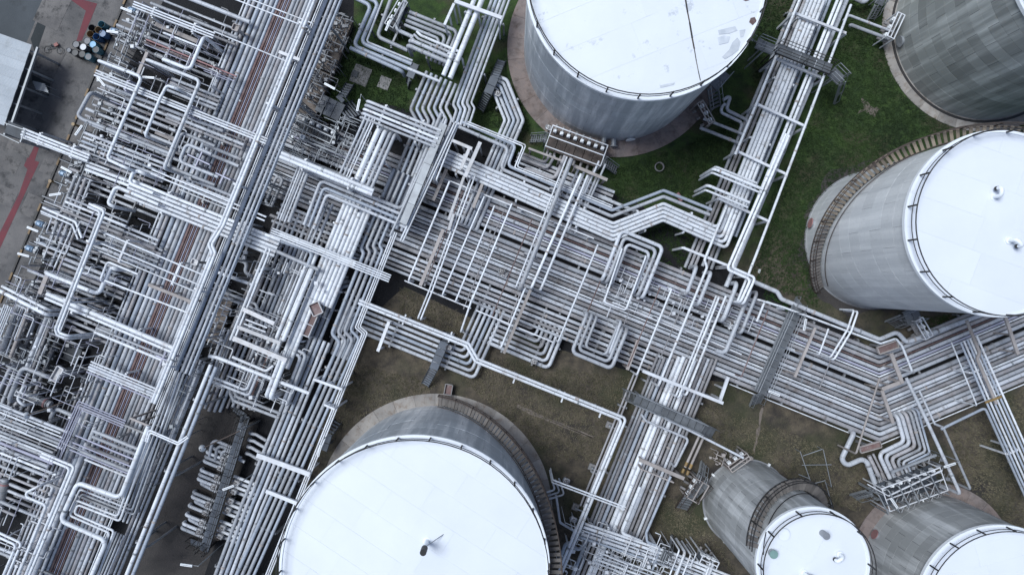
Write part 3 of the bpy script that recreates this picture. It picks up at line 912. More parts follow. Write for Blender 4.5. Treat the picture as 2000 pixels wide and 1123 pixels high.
P('of crossing pipes below the dark gap', [(166, 260), (330, 324)], 6, 8.5, [3.2, 2.2, 2.8, 3.0, 2.0, 2.8], 3.2, [g, w_, 'blue_grey', g, g, dl], sup=80)
P('of weathered crossing pipes left of the white pair', [(330, 216), (480, 276)], 3, 8, [2.0, 3.4, 2.6], 3.2, [dl, g, dl], sup=70)
P('of blunt pipes stopping at the white pair', [(398, 282), (472, 312)], 2, 14, 3.6, 3.5, g)
P('of blunt pipes below the squared loops', [(360, 345), (456, 384)], 4, 9, [3.2, 2.2, 3.2, 1.6], 3.3, [g, w_, g, w_], sup=60)
P('of thin lines above the bright band', [(298, 332), (520, 424)], 2, 8, 1.7, 5.4, w_)
# --- middle left
P('of the tall twin hook over the dark pit', [(172, 404), (197, 415), (108, 643), (112, 655), (132, 662)], 2, -6, 2.6, 5.8, 'white', de=2.0, sup=90, smat='steel_white')
P('in the thick angle over the dark pit', [(86, 532), (193, 575), (217, 522), (226, 526)], 1, 8, 4.3, 4.2, w_, ds=1.0, de=1.6)
P('in the slim angle over the dark pit', [(196, 548), (210, 511), (270, 536)], 1, 8, 2.3, 4.6, w_, ds=2)
P('of heavy pipes feeding the dark pit', [(128, 506), (250, 556)], 4, 10, [3.8, 3.4, 3.8, 3.0], 3.0, [g, g, dl, g], sup=60)
P('of grey pipes above the twin hook', [(200, 424), (310, 470)], 4, 9, [3.0, 2.4, 3.2, 2.8], 3.2, [g, g, dl, g], sup=60)
P('of mid crossing pipes east of the twin hook', [(216, 448), (318, 490)], 6, 8, [2.4, 3.2, 2.6, 3.2, 2.2, 3.2], 2.9, [g, dl, g, g, 'blue_grey', g], sup=70)
P('of the thick white crossing over the field', [(92, 574), (200, 620), (340, 680)], 2, 9, [4.6, 3.0], 4.6, w_, sup=80, smat='steel_white')
P('under the thick white crossing', [(188, 640), (332, 700), (328, 716)], 2, 9, [2.4, 3.0], 4.2, [g, w_])
P('of long slim crossing lines', [(196, 452), (404, 540)], 3, [0, 21, 36], [1.8, 1.8, 1.5], 5.2, w_, sup=100, smat='steel_white')
P('stretching from pit to white pair', [(205, 548), (370, 612)], 1, 9, 2.0, 5.0, w_)
P('of pipes sticking out over the yard kerb', [(4, 559), (96, 606)], 2, 10, [3.0, 3.8], 3.6, w_, sup=50, de=1)
P('of standing pipes behind the kerb', [(150, 340), (100, 466)], 4, -10, [3.4, 3.0, 3.4, 2.6], 2.2, [g, g, dl, g], sup=60)
P('of upright lines by the blue motors', [(130, 448), (98, 520)], 3, -9, [2.4, 1.8, 2.6], 2.6, [g, w_, 'beige'])
P('of short crossing pipes by the blue motors', [(82, 405), (148, 434), (160, 465)], 2, 8, [2.4, 1.8], 3.8, w_, ds=1, sup=50)
P('of crossing pipes between kerb and twin hook', [(132, 386), (250, 434)], 5, 9, [2.2, 2.8, 2.0, 3.0, 2.4], 3.4, [g, w_, g, dl, g], sup=50)
P('of thick uprights at the lower kerb', [(38, 594), (2, 690)], 3, -10, [5.5, 1.6, 3.6], 2.4, [g, w_, 'beige'], sup=50)
P('of thin bundled uprights at the lower kerb', [(24, 600), (-12, 690)], 5, 4, 1.1, 3.4, w_)
P('of uprights by the black pit', [(92, 618), (52, 718)], 3, -6, [3.8, 1.4, 2.6], 2.6, [g, w_, dl])
P('of elbows by the old exchanger', [(22, 716), (-6, 772)], 1, 8, 3.6, 3.0, g, ds=1)
P('with long arm above the old exchanger', [(98, 738), (44, 716), (16, 784)], 1, 8, 4.4, 3.4, g, ds=1, de=0.5)
P('curling in front of the old exchanger', [(46, 754), (34, 780), (46, 792)], 1, 8, 3.0, 3.2, w_, ds=1, de=0.5)
P('rising out of the small lawn', [(96, 822), (108, 797), (142, 811)], 1, 8, 4.0, 2.2, g, ds=0.2)
P('of lower crossing bundle beside the small lawn', [(-12, 786), (128, 842)], 9, 6.8, [3.0, 2.2, 1.6, 2.6, 2.8, 2.0, 1.4, 2.6, 2.2], 3.2, [g, w_, w_, g, g, w_, dl, g, w_], sup=55, wob=10)
P('of stout crossing pipes in the bottom corner', [(-6, 852), (110, 898)], 5, 9, [3.8, 3.0, 3.8, 2.6, 3.2], 2.9, [g, 'lavender', g, w_, g], sup=55, wob=12)
P('of the double bend in the bottom corner', [(82, 884), (146, 911), (50, 1140)], 2, 7, 2.6, 4.4, w_)
P('in the triangular bend', [(76, 949), (42, 966), (91, 986), (20, 1160)], 1, 8, 2.6, 4.8, w_, ds=2)
P('of the last bends in the bottom corner', [(-10, 1036), (42, 1060), (8, 1140)], 2, 8, 2.5, 4.6, w_)
P('of stubs entering at the bottom corner', [(-10, 974), (36, 994)], 2, 14, [3.4, 2.6], 3.0, [g, dl])
P('of the short bottom pair', [(-10, 1066), (30, 1082)], 2, 8, 3.2, 3.0, g)
P('of slim lines crossing the lower field', [(178, 706), (312, 762)], 5, 5.5, [1.8, 1.5, 3.0, 1.5, 1.5], 4.6, [w_, w_, g, w_, 'lavender'], sup=80, smat='steel_white')
P('of thin lines bent round the lower field', [(112, 876), (153, 783), (246, 822)], 4, 4.5, 1.1, 4.8, 'lavender')
P('of stout stubs over the lower field', [(180, 840), (278, 880)], 6, [0, 11, 22, 33, 46, 58], [3.6, 3.6, 2.0, 3.6, 3.4, 2.2], 3.4, [g, g, 'lavender', dl, g, w_], sup=70, wob=14)
P('of slim crossings above the square loop', [(148, 850), (274, 902)], 3, 15, 1.6, 4.8, 'lavender')
P('of the white rectangle frame', [(284, 862), (291, 839), (348, 864), (366, 851)], 2, 4, 1.6, 6.6, w_)
# --- centre left
P('of the high white pair behind the rack', [(550, 299), (730, 373)], 2, 8, 4.0, 6.0, w_, sup=80, smat='steel_white')
P('of the nested angle above the white block', [(564, 434), (602, 335), (785, 409), (862, 222)], 1, 8, 3.8, 4.2, g, sup=90)
P('of three inner nested angles', [(594, 440), (627, 353), (786, 420), (858, 250)], 3, 10, [3.4, 3.2, 3.2], 4.2, [g, 'blue_grey', g], sup=90)
P('of slim uprights west of the nested angle', [(584, 322), (542, 428)], 4, -5, [1.8, 1.6, 2.6, 1.4], 4.4, [g, w_, g, w_])
P('in the oval loop beside the rack', [(530, 404), (553, 350), (541, 344), (518, 396), (528, 402)], 1, 8, 3.0, 1.8, g)
P('of the broad white uprights', [(742, 248), (692, 362)], 4, [0, -13, -24, -33], [5.6, 4.6, 3.6, 3.4], 4.6, [w_, w_, g, g], ds=2, sup=80, smat='steel_white')
P('of slim uprights beside broad white ones', [(716, 224), (664, 340)], 4, [0, -8, -14, -19], [2.6, 2.4, 1.5, 1.5], 5.0, [g, g, w_, w_], sup=80)
P('of the corner bundle by the lawn', [(716, 197), (862, 256)], 5, 8.5, [3.0, 3.2, 2.8, 3.0, 2.6], 5.0, ['white', g, w_, g, g], ds=1.0, sup=60, smat='steel_white')
P('of the bright white block', [(704, 392), (622, 592)], 4, -8.2, 4.0, 3.4, w_, sup=70, smat='steel_white')
P('of the longer half of the white block', [(680, 382), (546, 714)], 3, -8.2, 4.0, 3.4, w_, sup=90, smat='steel_white')
P('squeezed between white block and jogging bundle', [(674, 550), (660, 554), (584, 740)], 3, [0, 9, -9], [4.2, 3.2, 3.4], 2.2, [g, g, 'blue_grey'], ds=1.0, sup=80)
P('west of the bright white block', [(650, 398), (560, 618)], 3, [0, 10, 18], [3.0, 2.2, 2.4], 3.0, g)
P('of the jogging bundle right of the white block', [(770, 330), (704, 486), (711, 494), (648, 652), (664, 668), (436, 1180)], 4, -10.5, [3.6, 3.4, 3.6, 3.0], 2.8, ['blue_grey', g, g, 'blue_grey'], sup=110)
P('of thin lines right of the jogging bundle', [(768, 452), (694, 640), (708, 652), (500, 1170)], 3, -4, 1.4, 3.0, w_)
P('of the long bundle beside the bottom tank', [(608, 655), (484, 958), (476, 976), (410, 1150)], 5, -9.6, [3.4, 3.6, 3.5, 3.6, 3.2], 2.3, [g, g, 'blue_grey', g, g], sup=90)
P('of elbows feeding the long bundle', [(576, 682), (598, 692), (560, 790)], 2, 8, 3.4, 3.2, g, ds=1.0)
P('of the six upright pipes under the bridge', [(566, 470), (502, 630)], 6, [0, -8.5, -17, -25.5, -34, -41], [3.2, 3.2, 3.4, 3.4, 3.2, 2.6], 1.8, [g, g, 'blue_grey', g, g, dl], sup=60)
P('of the bend leaving the rack', [(474, 446), (612, 492), (600, 522)], 1, 8, 4.0, 4.2, 'blue_grey')
P('of the second bend leaving the rack', [(470, 464), (520, 482), (622, 527)], 1, 8, 3.8, 4.2, g)
P('in the S bend beside the rack', [(426, 532), (497, 558), (513, 524)], 1, 8, 3.4, 3.8, w_, de=1)
P('in the low hook beside the rack', [(466, 508), (484, 514), (477, 532), (494, 540)], 1, 8, 3.6, 2.6, g)
P('of twin uprights by the low hook', [(522, 484), (450, 664)], 2, -7, [2.8, 2.2], 4.4, w_, sup=70)
P('of the pair crossing behind the rack', [(434, 570), (500, 594), (506, 612)], 2, 9, 3.0, 2.8, g)
P('of slim lines behind the rack', [(480, 624), (522, 640)], 3, 9, 1.8, 4.6, w_)
P('of bright uprights above the rusty box', [(597, 520), (540, 660)], 2, -14, [3.6, 4.4], 4.2, w_)
P('of the white pair dropping in the dark bay', [(548, 700), (519, 775)], 2, -9, [3.6, 4.6], 4.6, w_, de=1.0)
P('crossing the dark bay from the rack', [(408, 695), (424, 698), (604, 768)], 1, 8, 3.8, 4.4, 'white', sup=70)
P('of two squared bends in the dark bay', [(408, 742), (486, 773), (504, 730)], 2, -8, 2.8, 4.0, g)
P('of low crossing pipes in the dark bay', [(448, 764), (456, 782), (545, 816)], 2, -9, 3.2, 2.4, g, ds=1)
P('in the small loop of the dark bay', [(454, 697), (520, 725), (534, 714)], 1, 8, 3.0, 4.0, w_)
P('of hidden uprights in the dark bay', [(505, 660), (455, 785)], 5, -10, [3.0, 2.6, 3.2, 2.4, 2.8], 1.4, [g, dl, g, 'rust', g])
P('of uprights beside the rack foot', [(440, 640), (405, 730)], 3, -9, 2.6, 2.4, g)
# --- top centre
P('of the big blue bend round the small lawn', [(676, -12), (725, 12), (691, 90), (800, 136)], 2, -11, 4.0, 2.0, 'blue_grey', sup=80)
P('along the small lawn', [(684, 94), (786, 140)], 1, 8, 3.8, 2.2, 'blue_grey', de=1)
P('in the slim bend over the small lawn', [(750, -6), (716, 82), (806, 119)], 1, 8, 2.0, 2.0, g)
P('of inner bends at the top', [(766, -8), (737, 72), (796, 99)], 2, -28, 3.8, 2.0, g, sup=60)
P('of the twin pipes crossing below the valves', [(800, 78), (880, 113)], 2, 11, [4.0, 4.2], 3.6, g, ds=1, sup=60)
P('of nested elbows at the top', [(800, 24), (894, 62), (866, 130)], 4, 9, [3.6, 3.4, 3.6, 3.0], 1.8, g, sup=60)
P('of curved pipes below the valves', [(814, 62), (822, 70), (900, 103)], 3, 8, [2.8, 2.6, 2.4], 3.2, [w_, g, g])
P('leaving the dark stair at the top', [(796, 134), (860, 160)], 1, 8, 3.0, 3.4, w_)
P('of two fat pipes coming from the top edge', [(932, -14), (866, 148)], 2, -14, [4.6, 5.2], 4.2, 'white', sup=70, smat='steel_white')
P('of the straight bundle beside the top tank', [(966, -14), (893, 183), (885, 205), (892, 216), (884, 240)], 5, -8, [3.0, 3.2, 3.2, 3.2, 2.2], 2.6, [g, 'blue_grey', g, g, g], sup=80)
P('of the kinked bundle beside the lawn', [(834, 140), (802, 214), (815, 238), (736, 432)], 7, -10.3, [3.4, 3.3, 3.4, 3.2, 3.4, 3.2, 3.2], 2.4, [g, 'blue_grey', g, g, 'blue_grey', g, g], sup=90)
P('bending round the dark stair', [(964, 146), (990, 157), (1022, 236), (930, 450)], 5, 8.2, [3.6, 3.4, 3.4, 3.2, 3.2], 1.2, ['grey', g, 'blue_grey', g, g], sup=80)
P('of thin lines left of the plank', [(896, 240), (852, 352)], 2, 6, 1.7, 4.4, w_, de=1)
P('flanking the long grey duct', [(888, 240), (782, 470)], 3, [0, -5, 22], [1.8, 1.5, 2.4], 4.6, [w_, w_, g])
# --- centre
Q1 = [(846, 282), (1198, 437), (1296, 398), (1402, 445), (1586, -20)]
P('of the zigzag band to the upper rack', Q1, 5, 7.4, [3.4, 3.4, 3.4, 3.4, 3.2], 3.0, w_, sup=105, smat='steel_white')
P('of the double bend above the bright band', [(896, 248), (993, 290), (978, 330), (1195, 423), (1296, 384), (1386, 420)], 2, -11, [3.6, 3.2], 2.6, [g, 'blue_grey'])
P('of the slim bend above the bright band', [(912, 242), (1022, 286), (1005, 328), (1100, 366), (1195, 406)], 2, -4, 1.4, 2.8, w_)
P('of curved inlet pipes below the manifold', [(1020, 300), (1065, 318), (1076, 300)], 2, 9, 3.0, 1.6, dl)
P('in the round bend below the manifold', [(1030, 345), (1022, 328), (1084, 350), (1104, 305)], 1, 8, 4.2, 1.6, dl)
P('of grey cross pipes under the manifold', [(1012, 300), (1200, 376)], 3, 8, [3.2, 3.0, 2.4], 1.2, [g, dl, g], sup=70)
P('of stubs dropping from the manifold', [(1130, 330), (1104, 390)], 4, -13, 2.6, 2.2, g, ds=1)
P('over the grass towards the zigzag', [(1090, 352), (1270, 424)], 2, 12, [3.4, 2.8], 1.2, g, sup=60)
SR = [3.7, 3.6, 3.7, 1.4, 3.4, 2.2, 1.5, 3.3, 3.6, 4.2, 3.4, 3.2, 2.4, 3.4, 2.0, 3.2, 3.6, 3.6, 3.8, 4.0]
SM = [dl, g, dl, 'rust', g, 'lavender', w_, dl, g, g, dl, g, g, dl, w_, g, dl, g, g, dl]
SR = [r_ * 1.07 for r_ in SR]
def S_offs():
    o, x = [], 0.0
    for i, r in enumerate(SR):
        o.append(x)
        nx = SR[i + 1] if i + 1 < len(SR) else 0
        x += r + nx + (1.35 if i != 8 else 6.5)
    return o
so = S_offs()
V_TOP = (1717, 688)
def S_path():
    return [(V_TOP[0] - 1210, V_TOP[1] - 1210 * 0.405), V_TOP, (2030, V_TOP[1] - 313 * 0.42)]
P('of the long chevron bundle', S_path(), r=SR, d=so, z=1.0, m=SM, sup=92)
P('of turning pipes under the thin crossing lines', [(545, 398), (790, 496), (1010, 585), (1340, 717)], 5, 9, [3.4, 3.2, 3.4, 3.2, 3.0], 1.0, [g, dl, g, dl, g], sup=92, wob=8)
P('edging the lower side of the chevron', [(1425, 750), (1717, 869), (2010, 746)], 1, 8, 1.1, 0.9, w_)
P('of the nested bend at the brown lawn', [(986, 604), (926, 738), (708, 649), (686, 706)], 6, 10, [3.5, 3.4, 3.5, 3.3, 3.3, 3.0], 0.8, [g, g, 'blue_grey', g, g, g], sup=80)
P('of the second nested bend at the brown lawn', [(952, 668), (1071, 719), (1104, 640)], 7, -9.6, [3.8, 3.4, 3.5, 3.3, 3.2, 3.0, 3.0], 0.8, [g, g, g, dl, g, g, dl], sup=60)
P('of the raised square loop at the lower edge', [(1147, 612), (1117, 688), (1194, 720), (1225, 644)], 3, -10, [3.9, 3.5, 3.0], 3.2, 'grey', ds=1.0, de=1.0)
P('of the raised square loop at the upper edge', [(1177, 546), (1214, 450), (1295, 483), (1256, 580)], 3, 10, [3.8, 3.6, 3.2], 3.2, 'grey', ds=1.0, de=1.0)
P('in the thin drop beside the upper loop', [(1215, 486), (1180, 590), (1222, 606), (1262, 500)], 1, 8, 1.8, 3.6, w_, ds=2, de=1)
for i, (a, b, r_) in enumerate((((1361, 520), (1341, 574), 4.0), ((1389, 532), (1364, 595), 4.0), ((1440, 553), (1412, 626), 4.4), ((1479, 571), (1448, 650), 3.5), ((1213, 628), (1190, 690), 3.0))):
    P(['raised short and thick, first beside the thin angle', 'raised short and thick, second beside the thin angle', 'raised short and thick over the chevron start', 'raised slim and short over the chevron start', 'raised short above the lower loop'][i], [a, b], 1, 8, r_, 3.2, 'grey', ds=1.0, de=1.0)
P('raised long and thick over the chevron start', [(1466, 567), (1416, 690), (1398, 684)], 1, 8, 4.4, 3.2, 'grey', ds=1.0)
P('in the double angle below the upper rack', [(1535, 262), (1420, 526), (1466, 546), (1446, 590)], 2, -7, [2.8, 2.6], 4.6, w_, de=1.0)
# thin lines bridging the chevron bundle
TH = [((878, 355), (798, 548), 2.0), ((946, 384), (864, 576), 1.8), ((966, 402), (890, 588), 1.8), ((1000, 398), (922, 586), 1.8), ((1135, 340), (1038, 562), 2.8),
      ((1148, 343), (1056, 566), 2.6), ((1168, 478), (1090, 668), 2.0), ((1026, 562), (978, 680), 2.0), ((1312, 564), (1244, 732), 2.0), ((1418, 578), (1340, 772), 2.4)]
for i, (a, b, r_) in enumerate(TH):
    P(f'laid across the chevron bundle, {ORD[i]} such line from the west' if i != 9 else 'laid across the chevron bundle, easternmost such line', [a, b], 1, 8, r_, 3.6, w_, ds=None, de=0.6)
P('of twin thin lines reaching the bare soil', [(922, 342), (838, 568), (816, 622)], 2, -6, 1.7, 3.8, w_, de=0.5)
P('crossing and stepping down to the bare soil', [(925, 575), (900, 648)], 1, 6, 2.0, 3.2, w_, de=0.5)
P('kinked across the chevron bundle', [(1418, 406), (1376, 508), (1381, 522), (1286, 754)], 1, 6, 2.6, 3.8, w_, de=1)
P('of the twin lines ending on the lower rack', [(1399, 578), (1320, 774)], 2, -6, 2.0, 3.7, w_, de=1)
P('of the fat line and its thin companion', [(1116, 310), (1016, 564)], 2, [0, 9], [4.6, 1.8], 4.0, ['grey', 'white'], de=1.0, sup=100)
P('under the brown step of the manifold', [(1170, 315), (1110, 450)], 2, -14, 2.2, 2.4, g)
# --- upper right rack
P('low beneath the upper rack', [(1572, -20), (1444, 288), (1346, 526)], 3, [0, -8, 9], [3.3, 3.0, 3.2], 0.9, [dl, dl, g], sup=110)
P('low at the foot of the upper rack', [(1426, 380), (1372, 520)], 3, -9, 3.3, 0.9, [g, dl, g])
P('of the outer white pair on the upper rack', [(1644, -20), (1524, 278), (1470, 412)], 2, -8, [3.0, 3.0], 3.0, w_)
P('broad and grey on the upper rack', [(1662, -20), (1418, 560)], 1, 6, 4.6, 2.0, 'grey')
P('of the sunken pair in the upper rack', [(1622, -20), (1500, 285), (1430, 460)], 2, -7, 3.0, 1.8, 'blue_grey')
P('along the west edge of the upper rack', [(1570, -20), (1436, 302)], 1, 6, 2.6, 4.2, w_)
P('along the east edge of the upper rack', [(1662, 10), (1476, 500), (1440, 590)], 1, 6, 2.6, 4.0, w_)
P('of short lines lying across the upper rack', [(1398, 326), (1478, 358)], 1, 6, 2.4, 4.6, w_, ds=1)
P('of the first cross pair on the upper rack', [(1394, 330), (1490, 370)], 2, 8, [3.0, 2.2], 4.8, w_, ds=1)
P('of the second cross pair on the upper rack', [(1382, 362), (1464, 396)], 2, 10, [3.0, 2.2], 4.8, w_, ds=1)
P('of inlets from the top tank', [(1374, 232), (1452, 263)], 2, 19, [2.8, 3.2], 1.6, g)
P('of the elbow pair below the tank stair', [(1412, 196), (1428, 186), (1418, 215), (1462, 236), (1452, 262)], 2, 9, [3.4, 3.0], 1.2, g)
P('of inlets to the corner tank', [(1742, 62), (1657, 30), (1647, 42)], 2, -16, [2.6, 3.2], 1.6, g)
P('in the top bend beside the corner tank', [(1655, -10), (1690, 8), (1700, -12)], 1, 8, 4.0, 1.2, g)
# --- chevron, right hand
P('broad and bulging above the chevron', [(1462, 546), (1518, 570), (1526, 584), (1718, 663), (1752, 648), (1770, 669), (1925, 612)], 1, 8, 4.4, 1.4, 'grey')
P('slim and white above the chevron', [(1480, 585), (1530, 600), (1720, 671), (1750, 661), (1762, 676), (1782, 726)], 1, 8, 2.2, 3.0, w_, de=1.0, ds=1)
P('in the white bend by the grating bridge', [(1478, 628), (1494, 588), (1534, 604)], 1, 8, 2.4, 2.8, w_, de=1)
P('of the leaning thin group over the chevron', [(1876, 668), (1926, 784), (2016, 985)], 3, -7, 2.0, 3.4, ['blue_grey', 'white', 'blue_grey'], sup=170, smat='steel_white')
P('of the outer leaning group over the chevron', [(1894, 660), (1945, 775), (2030, 965)], 3, -7, 2.0, 3.4, ['white', 'blue_grey', 'white'])
P('under the leaning groups', [(1838, 838), (1862, 826), (1924, 796), (2010, 985)], 1, 8, 2.6, 3.0, 'blue_grey')
P('kinked beside the leaning groups', [(1888, 626), (1914, 690), (1908, 700), (1946, 788)], 1, 8, 3.2, 3.6, 'beige')
P('leaning and broad across the chevron', [(1770, 738), (1815, 832), (1876, 965)], 1, 8, 3.2, 3.6, g, de=0.6)
P('leaning thin over the chevron, beside the broad one', [(1795, 762), (1826, 828)], 1, 8, 2.0, 3.4, g)
P('leaning slender over the chevron middle', [(1858, 668), (1908, 792)], 1, 8, 1.4, 3.8, w_, de=1)
P('leaning long past the corner manifold', [(1826, 828), (1842, 834), (1896, 956)], 1, 8, 2.4, 3.0, g, de=0.4)
P('standing thin over the chevron point', [(1718, 738), (1672, 886)], 1, 8, 1.9, 3.6, 'beige', de=0.5)
P('of slim drops on the upper chevron edge', [(1668, 606), (1655, 644), (1622, 698)], 2, -8, 2.0, 3.4, w_, ds=1, de=1)
P('short and thin left of the slim drops', [(1618, 642), (1600, 692)], 1, 8, 1.8, 3.4, w_, de=1)
P('of the folded bundle feeding the corner manifold', [(1752, 812), (1766, 862), (1716, 886), (1742, 942)], 6, [0, -9, -18, -27, -35, -42], [4.0, 3.8, 3.6, 3.0, 2.6, 2.2], 1.8, [g, g, dl, g, g, 'blue_grey'], ds=1.0)
P('in the broad white knee at the corner manifold', [(1668, 845), (1643, 897), (1654, 909), (1690, 893), (1714, 958)], 1, 8, 5.0, 1.6, 'grey', ds=1.0)
P('beside the rusty trough', [(1697, 890), (1724, 945)], 2, -9, [4.0, 2.4], 1.4, dl)
# --- lower rack
zx = [1186, 1194, 1201, 1210, 1219, 1229, 1238, 1246, 1253, 1262, 1271, 1280, 1288, 1296, 1304]
zr = [2.8, 2.6, 3.2, 3.6, 2.8, 4.2, 4.2, 2.6, 2.2, 4.4, 2.8, 3.2, 3.0, 3.0, 2.8]
zm = [dl, g, dl, 'blue_grey', dl, w_, w_, dl, g, w_, dl, dl, g, dl, dl]
A_field('on the lower rack', 938, list(zip(zx, zr, zm)), 700, 1060, 1.5, slope=-0.405, sup=85)
A_field('leaving the lower rack at the bottom edge', 1080, [(1136, 3.6, 'blue_grey'), (1145, 3.4, g), (1155, 3.2, dl), (1166, 4.4, w_), (1176, 4.4, w_), (1186, 2.6, dl), (1196, 3.4, g), (1206, 3.0, dl), (1216, 3.2, g)], 1040, 1170, 1.4, slope=-0.405)
P('of the long white pair crossing the brown lawn', [(702, 586), (916, 671), (933, 701), (1223, 817), (1086, 1145)], 2, 6.4, 2.8, 4.2, w_)
P('low along the west of the lower rack', [(1246, 730), (1140, 990)], 2, 7, 2.0, 0.8, dl, sup=100)
P('of thin links from bottom tank to lower rack', [(1080, 937), (1222, 990)], 2, 5, 1.5, 4.6, w_, ds=1)
P('of hooks beside the bottom tank', [(1064, 962), (1084, 956), (1078, 938)], 3, 7, 1.8, 1.6, g, ds=0.5)
P('of a lower link from bottom tank', [(1086, 966), (1094, 1020), (1128, 1040)], 1, 7, 2.4, 1.4, g)
P('in the bends under the long white pair', [(1142, 1060), (1130, 1076), (1108, 1052), (1094, 1092)], 1, 7, 3.6, 1.4, 'blue_grey')
P('angled over the lower rack', [(1252, 808), (1262, 822), (1345, 857), (1318, 912)], 1, 7, 2.5, 3.0, g, de=1)
P('linking lower rack and slim tank', [(1298, 816), (1370, 852), (1452, 894)], 1, 7, 2.4, 3.0, g)
P('of rusty yellow-banded drops by the slim tank', [(1366, 850), (1338, 912)], 2, -9, 2.5, 1.6, 'beige')
P('crossing at the foot of the lower rack', [(1142, 1022), (1320, 1082), (1440, 1130)], 5, 7, [2.6, 3.0, 2.0, 3.0, 2.4], 3.2, [w_, w_, g, g, 'blue_grey'], sup=70, smat='steel_white')
P('of slim bottom cross lines', [(1168, 1078), (1300, 1126)], 4, 7, [1.8, 1.6, 2.2, 1.6], 3.6, [w_, g, w_, g])
P('bending into the foot of the lower rack', [(1250, 950), (1213, 1040), (1254, 1058)], 1, 7, 3.6, 3.0, w_)
P('in the far bend at the foot of the rack', [(1310, 930), (1262, 1040), (1264, 1058), (1290, 1068), (1268, 1130)], 1, 7, 2.6, 3.2, 'blue_grey')
P('of uprights by the bottom grating', [(1338, 1078), (1318, 1130)], 3, [0, 12, -12], [2.8, 1.6, 1.6], 4.0, w_, ds=1)
P('of uprights at the bottom edge by the slim tank', [(1388, 1098), (1376, 1130)], 2, -6, 2.0, 3.6, w_, ds=1)
# deeper layers that show between the upper ones
A_field('deep in the dark bay', 600, [(470, 3.2, dl), (480, 2.6, g), (490, 3.4, dl), (501, 3.0, g), (512, 3.2, 'blue_grey'), (523, 2.4, dl), (533, 3.2, g), (544, 3.4, dl), (556, 3.0, g), (568, 3.2, g), (579, 2.6, dl)], 420, 800, 1.0, sup=110)
P('west of the white block and as bright', [(626, 480), (534, 700)], 2, [0, 9], [4.0, 3.4], 3.2, w_, sup=90, smat='steel_white')
P('of the deep layer under the hooks', [(196, 170), (400, 254)], 7, 12.5, [3.4, 2.6, 3.2, 2.4, 3.4, 2.8, 3.0], 1.2, [dl, g, dl, g, g, dl, g], sup=100, wob=12)
P('of the deep layer under the bright band', [(160, 300), (330, 370)], 6, 12, [3.0, 3.2, 2.4, 3.2, 2.8, 3.0], 1.2, [g, dl, g, dl, g, g], sup=100, wob=12)
P('of the deep layer under the twin hook', [(110, 400), (290, 474)], 9, 11.5, [3.2, 2.6, 3.4, 2.4, 3.0, 3.2, 2.6, 3.2, 2.8], 1.1, [dl, g, g, dl, g, dl, g, 'blue_grey', dl], sup=100, wob=14)
P('of the deep layer under the thick crossing', [(66, 532), (240, 604)], 7, 12, [3.2, 2.8, 3.4, 2.6, 3.2, 3.0, 3.4], 1.1, [g, dl, g, dl, g, g, dl], sup=100, wob=14)
P('of the deep uprights in the bottom corner', [(120, 640), (-10, 960)], 6, 13, [3.4, 2.6, 3.2, 3.0, 3.4, 2.6], 1.0, [dl, g, dl, g, g, dl], sup=110, wob=16)
P('of the deep bottom corner layer', [(-10, 905), (130, 962)], 6, 13, [3.2, 2.6, 3.4, 3.0, 2.6, 3.2], 1.2, [g, dl, g, g, dl, g], sup=70, wob=14)
P('of the deep layer by the top corner', [(250, 30), (440, 106)], 5, 13, [3.0, 2.4, 3.2, 2.8, 3.0], 1.2, [dl, g, g, dl, g], sup=90, wob=14)
for i, (x0, y0, x1, y1, m_) in enumerate(((905, 372, 836, 540, 'rust'), (985, 410, 905, 604, dl), (1040, 426, 960, 622, 'rust'), (1070, 440, 992, 632, dl), (1196, 492, 1120, 676, 'rust'), (1232, 600, 1190, 706, dl), (1290, 560, 1226, 716, 'rust'), (1340, 580, 1272, 742, dl), (1500, 606, 1448, 736, 'rust'), (1640, 660, 1600, 760, dl))):
    P(f'slender and stained across the chevron, {ORD[i]} of its kind from west', [(x0, y0), (x1, y1)], 1, 8, 1.1, 2.7, m_, de=0.8)
print('PIPES', NP[0])
# ------------------------------------------------------------------ beams, ducts and planks
def beam(name, p, q, w, z, m, label, h=0.14, legs=True, cat='beam', panel=0):
    A, B = W(p[0], p[1], z), W(q[0], q[1], z)
    e = empty(name, (A.x, A.y, 0))
    if panel:
        n = max(2, int((B - A).length / panel))
        for i in range(n):
            bar('panel', A.lerp(B, i / n), A.lerp(B, (i + 0.985) / n), M(w, z), h, m, e)
    else:
        bar('girder', A, B, M(w, z), h, m, e)
    if legs:
        for f in (0.06, 0.5, 0.94):
            t = A.lerp(B, f)
            bar('leg', (t.x, t.y, 0), (t.x, t.y, z - h / 2), 0.14, 0.14, m, e)
    tag(e, lab(label), cat)
    return e
beam('cable_duct', (867, 243), (787, 438), 14, 4.9, 'galv', 'broad grey cable duct running down between the pipe bundles', 0.22, cat='duct', panel=1.6)
beam('cable_duct', (548, 456), (694, 517), 10, 5.2, 'galv', 'grey cable duct crossing beside the bright white block', 0.22, cat='duct', panel=1.6)
P('of white conduits along the crossing duct', [(532, 446), (764, 538)], 4, 4.4, 1.5, 5.3, w_)
beam('timber_beam', (866, 448), (821, 558), 6.5, 3.9, 'beige', 'long beige timber beam lying across the chevron bundle', 0.16)
beam('timber_beam', (872, 331), (846, 392), 6, 3.4, 'beige', 'short beige beam at the head of the chevron bundle', 0.16)
beam('timber_beam', (942, 360), (924, 406), 5.5, 3.2, 'beige', 'short beige beam under the zigzag band', 0.16)
beam('timber_beam', (1036, 566), (984, 690), 5.5, 3.2, 'beige', 'beige beam beside thin lines over the nested bend', 0.16)
beam('timber_beam', (1246, 664), (1225, 722), 6, 2.6, 'beige', 'short beige beam east of the lower square loop', 0.16)
beam('timber_beam', (1592, 640), (1552, 736), 5, 3.0, 'beige', 'beige beam across the chevron beside the grating bridge', 0.16)
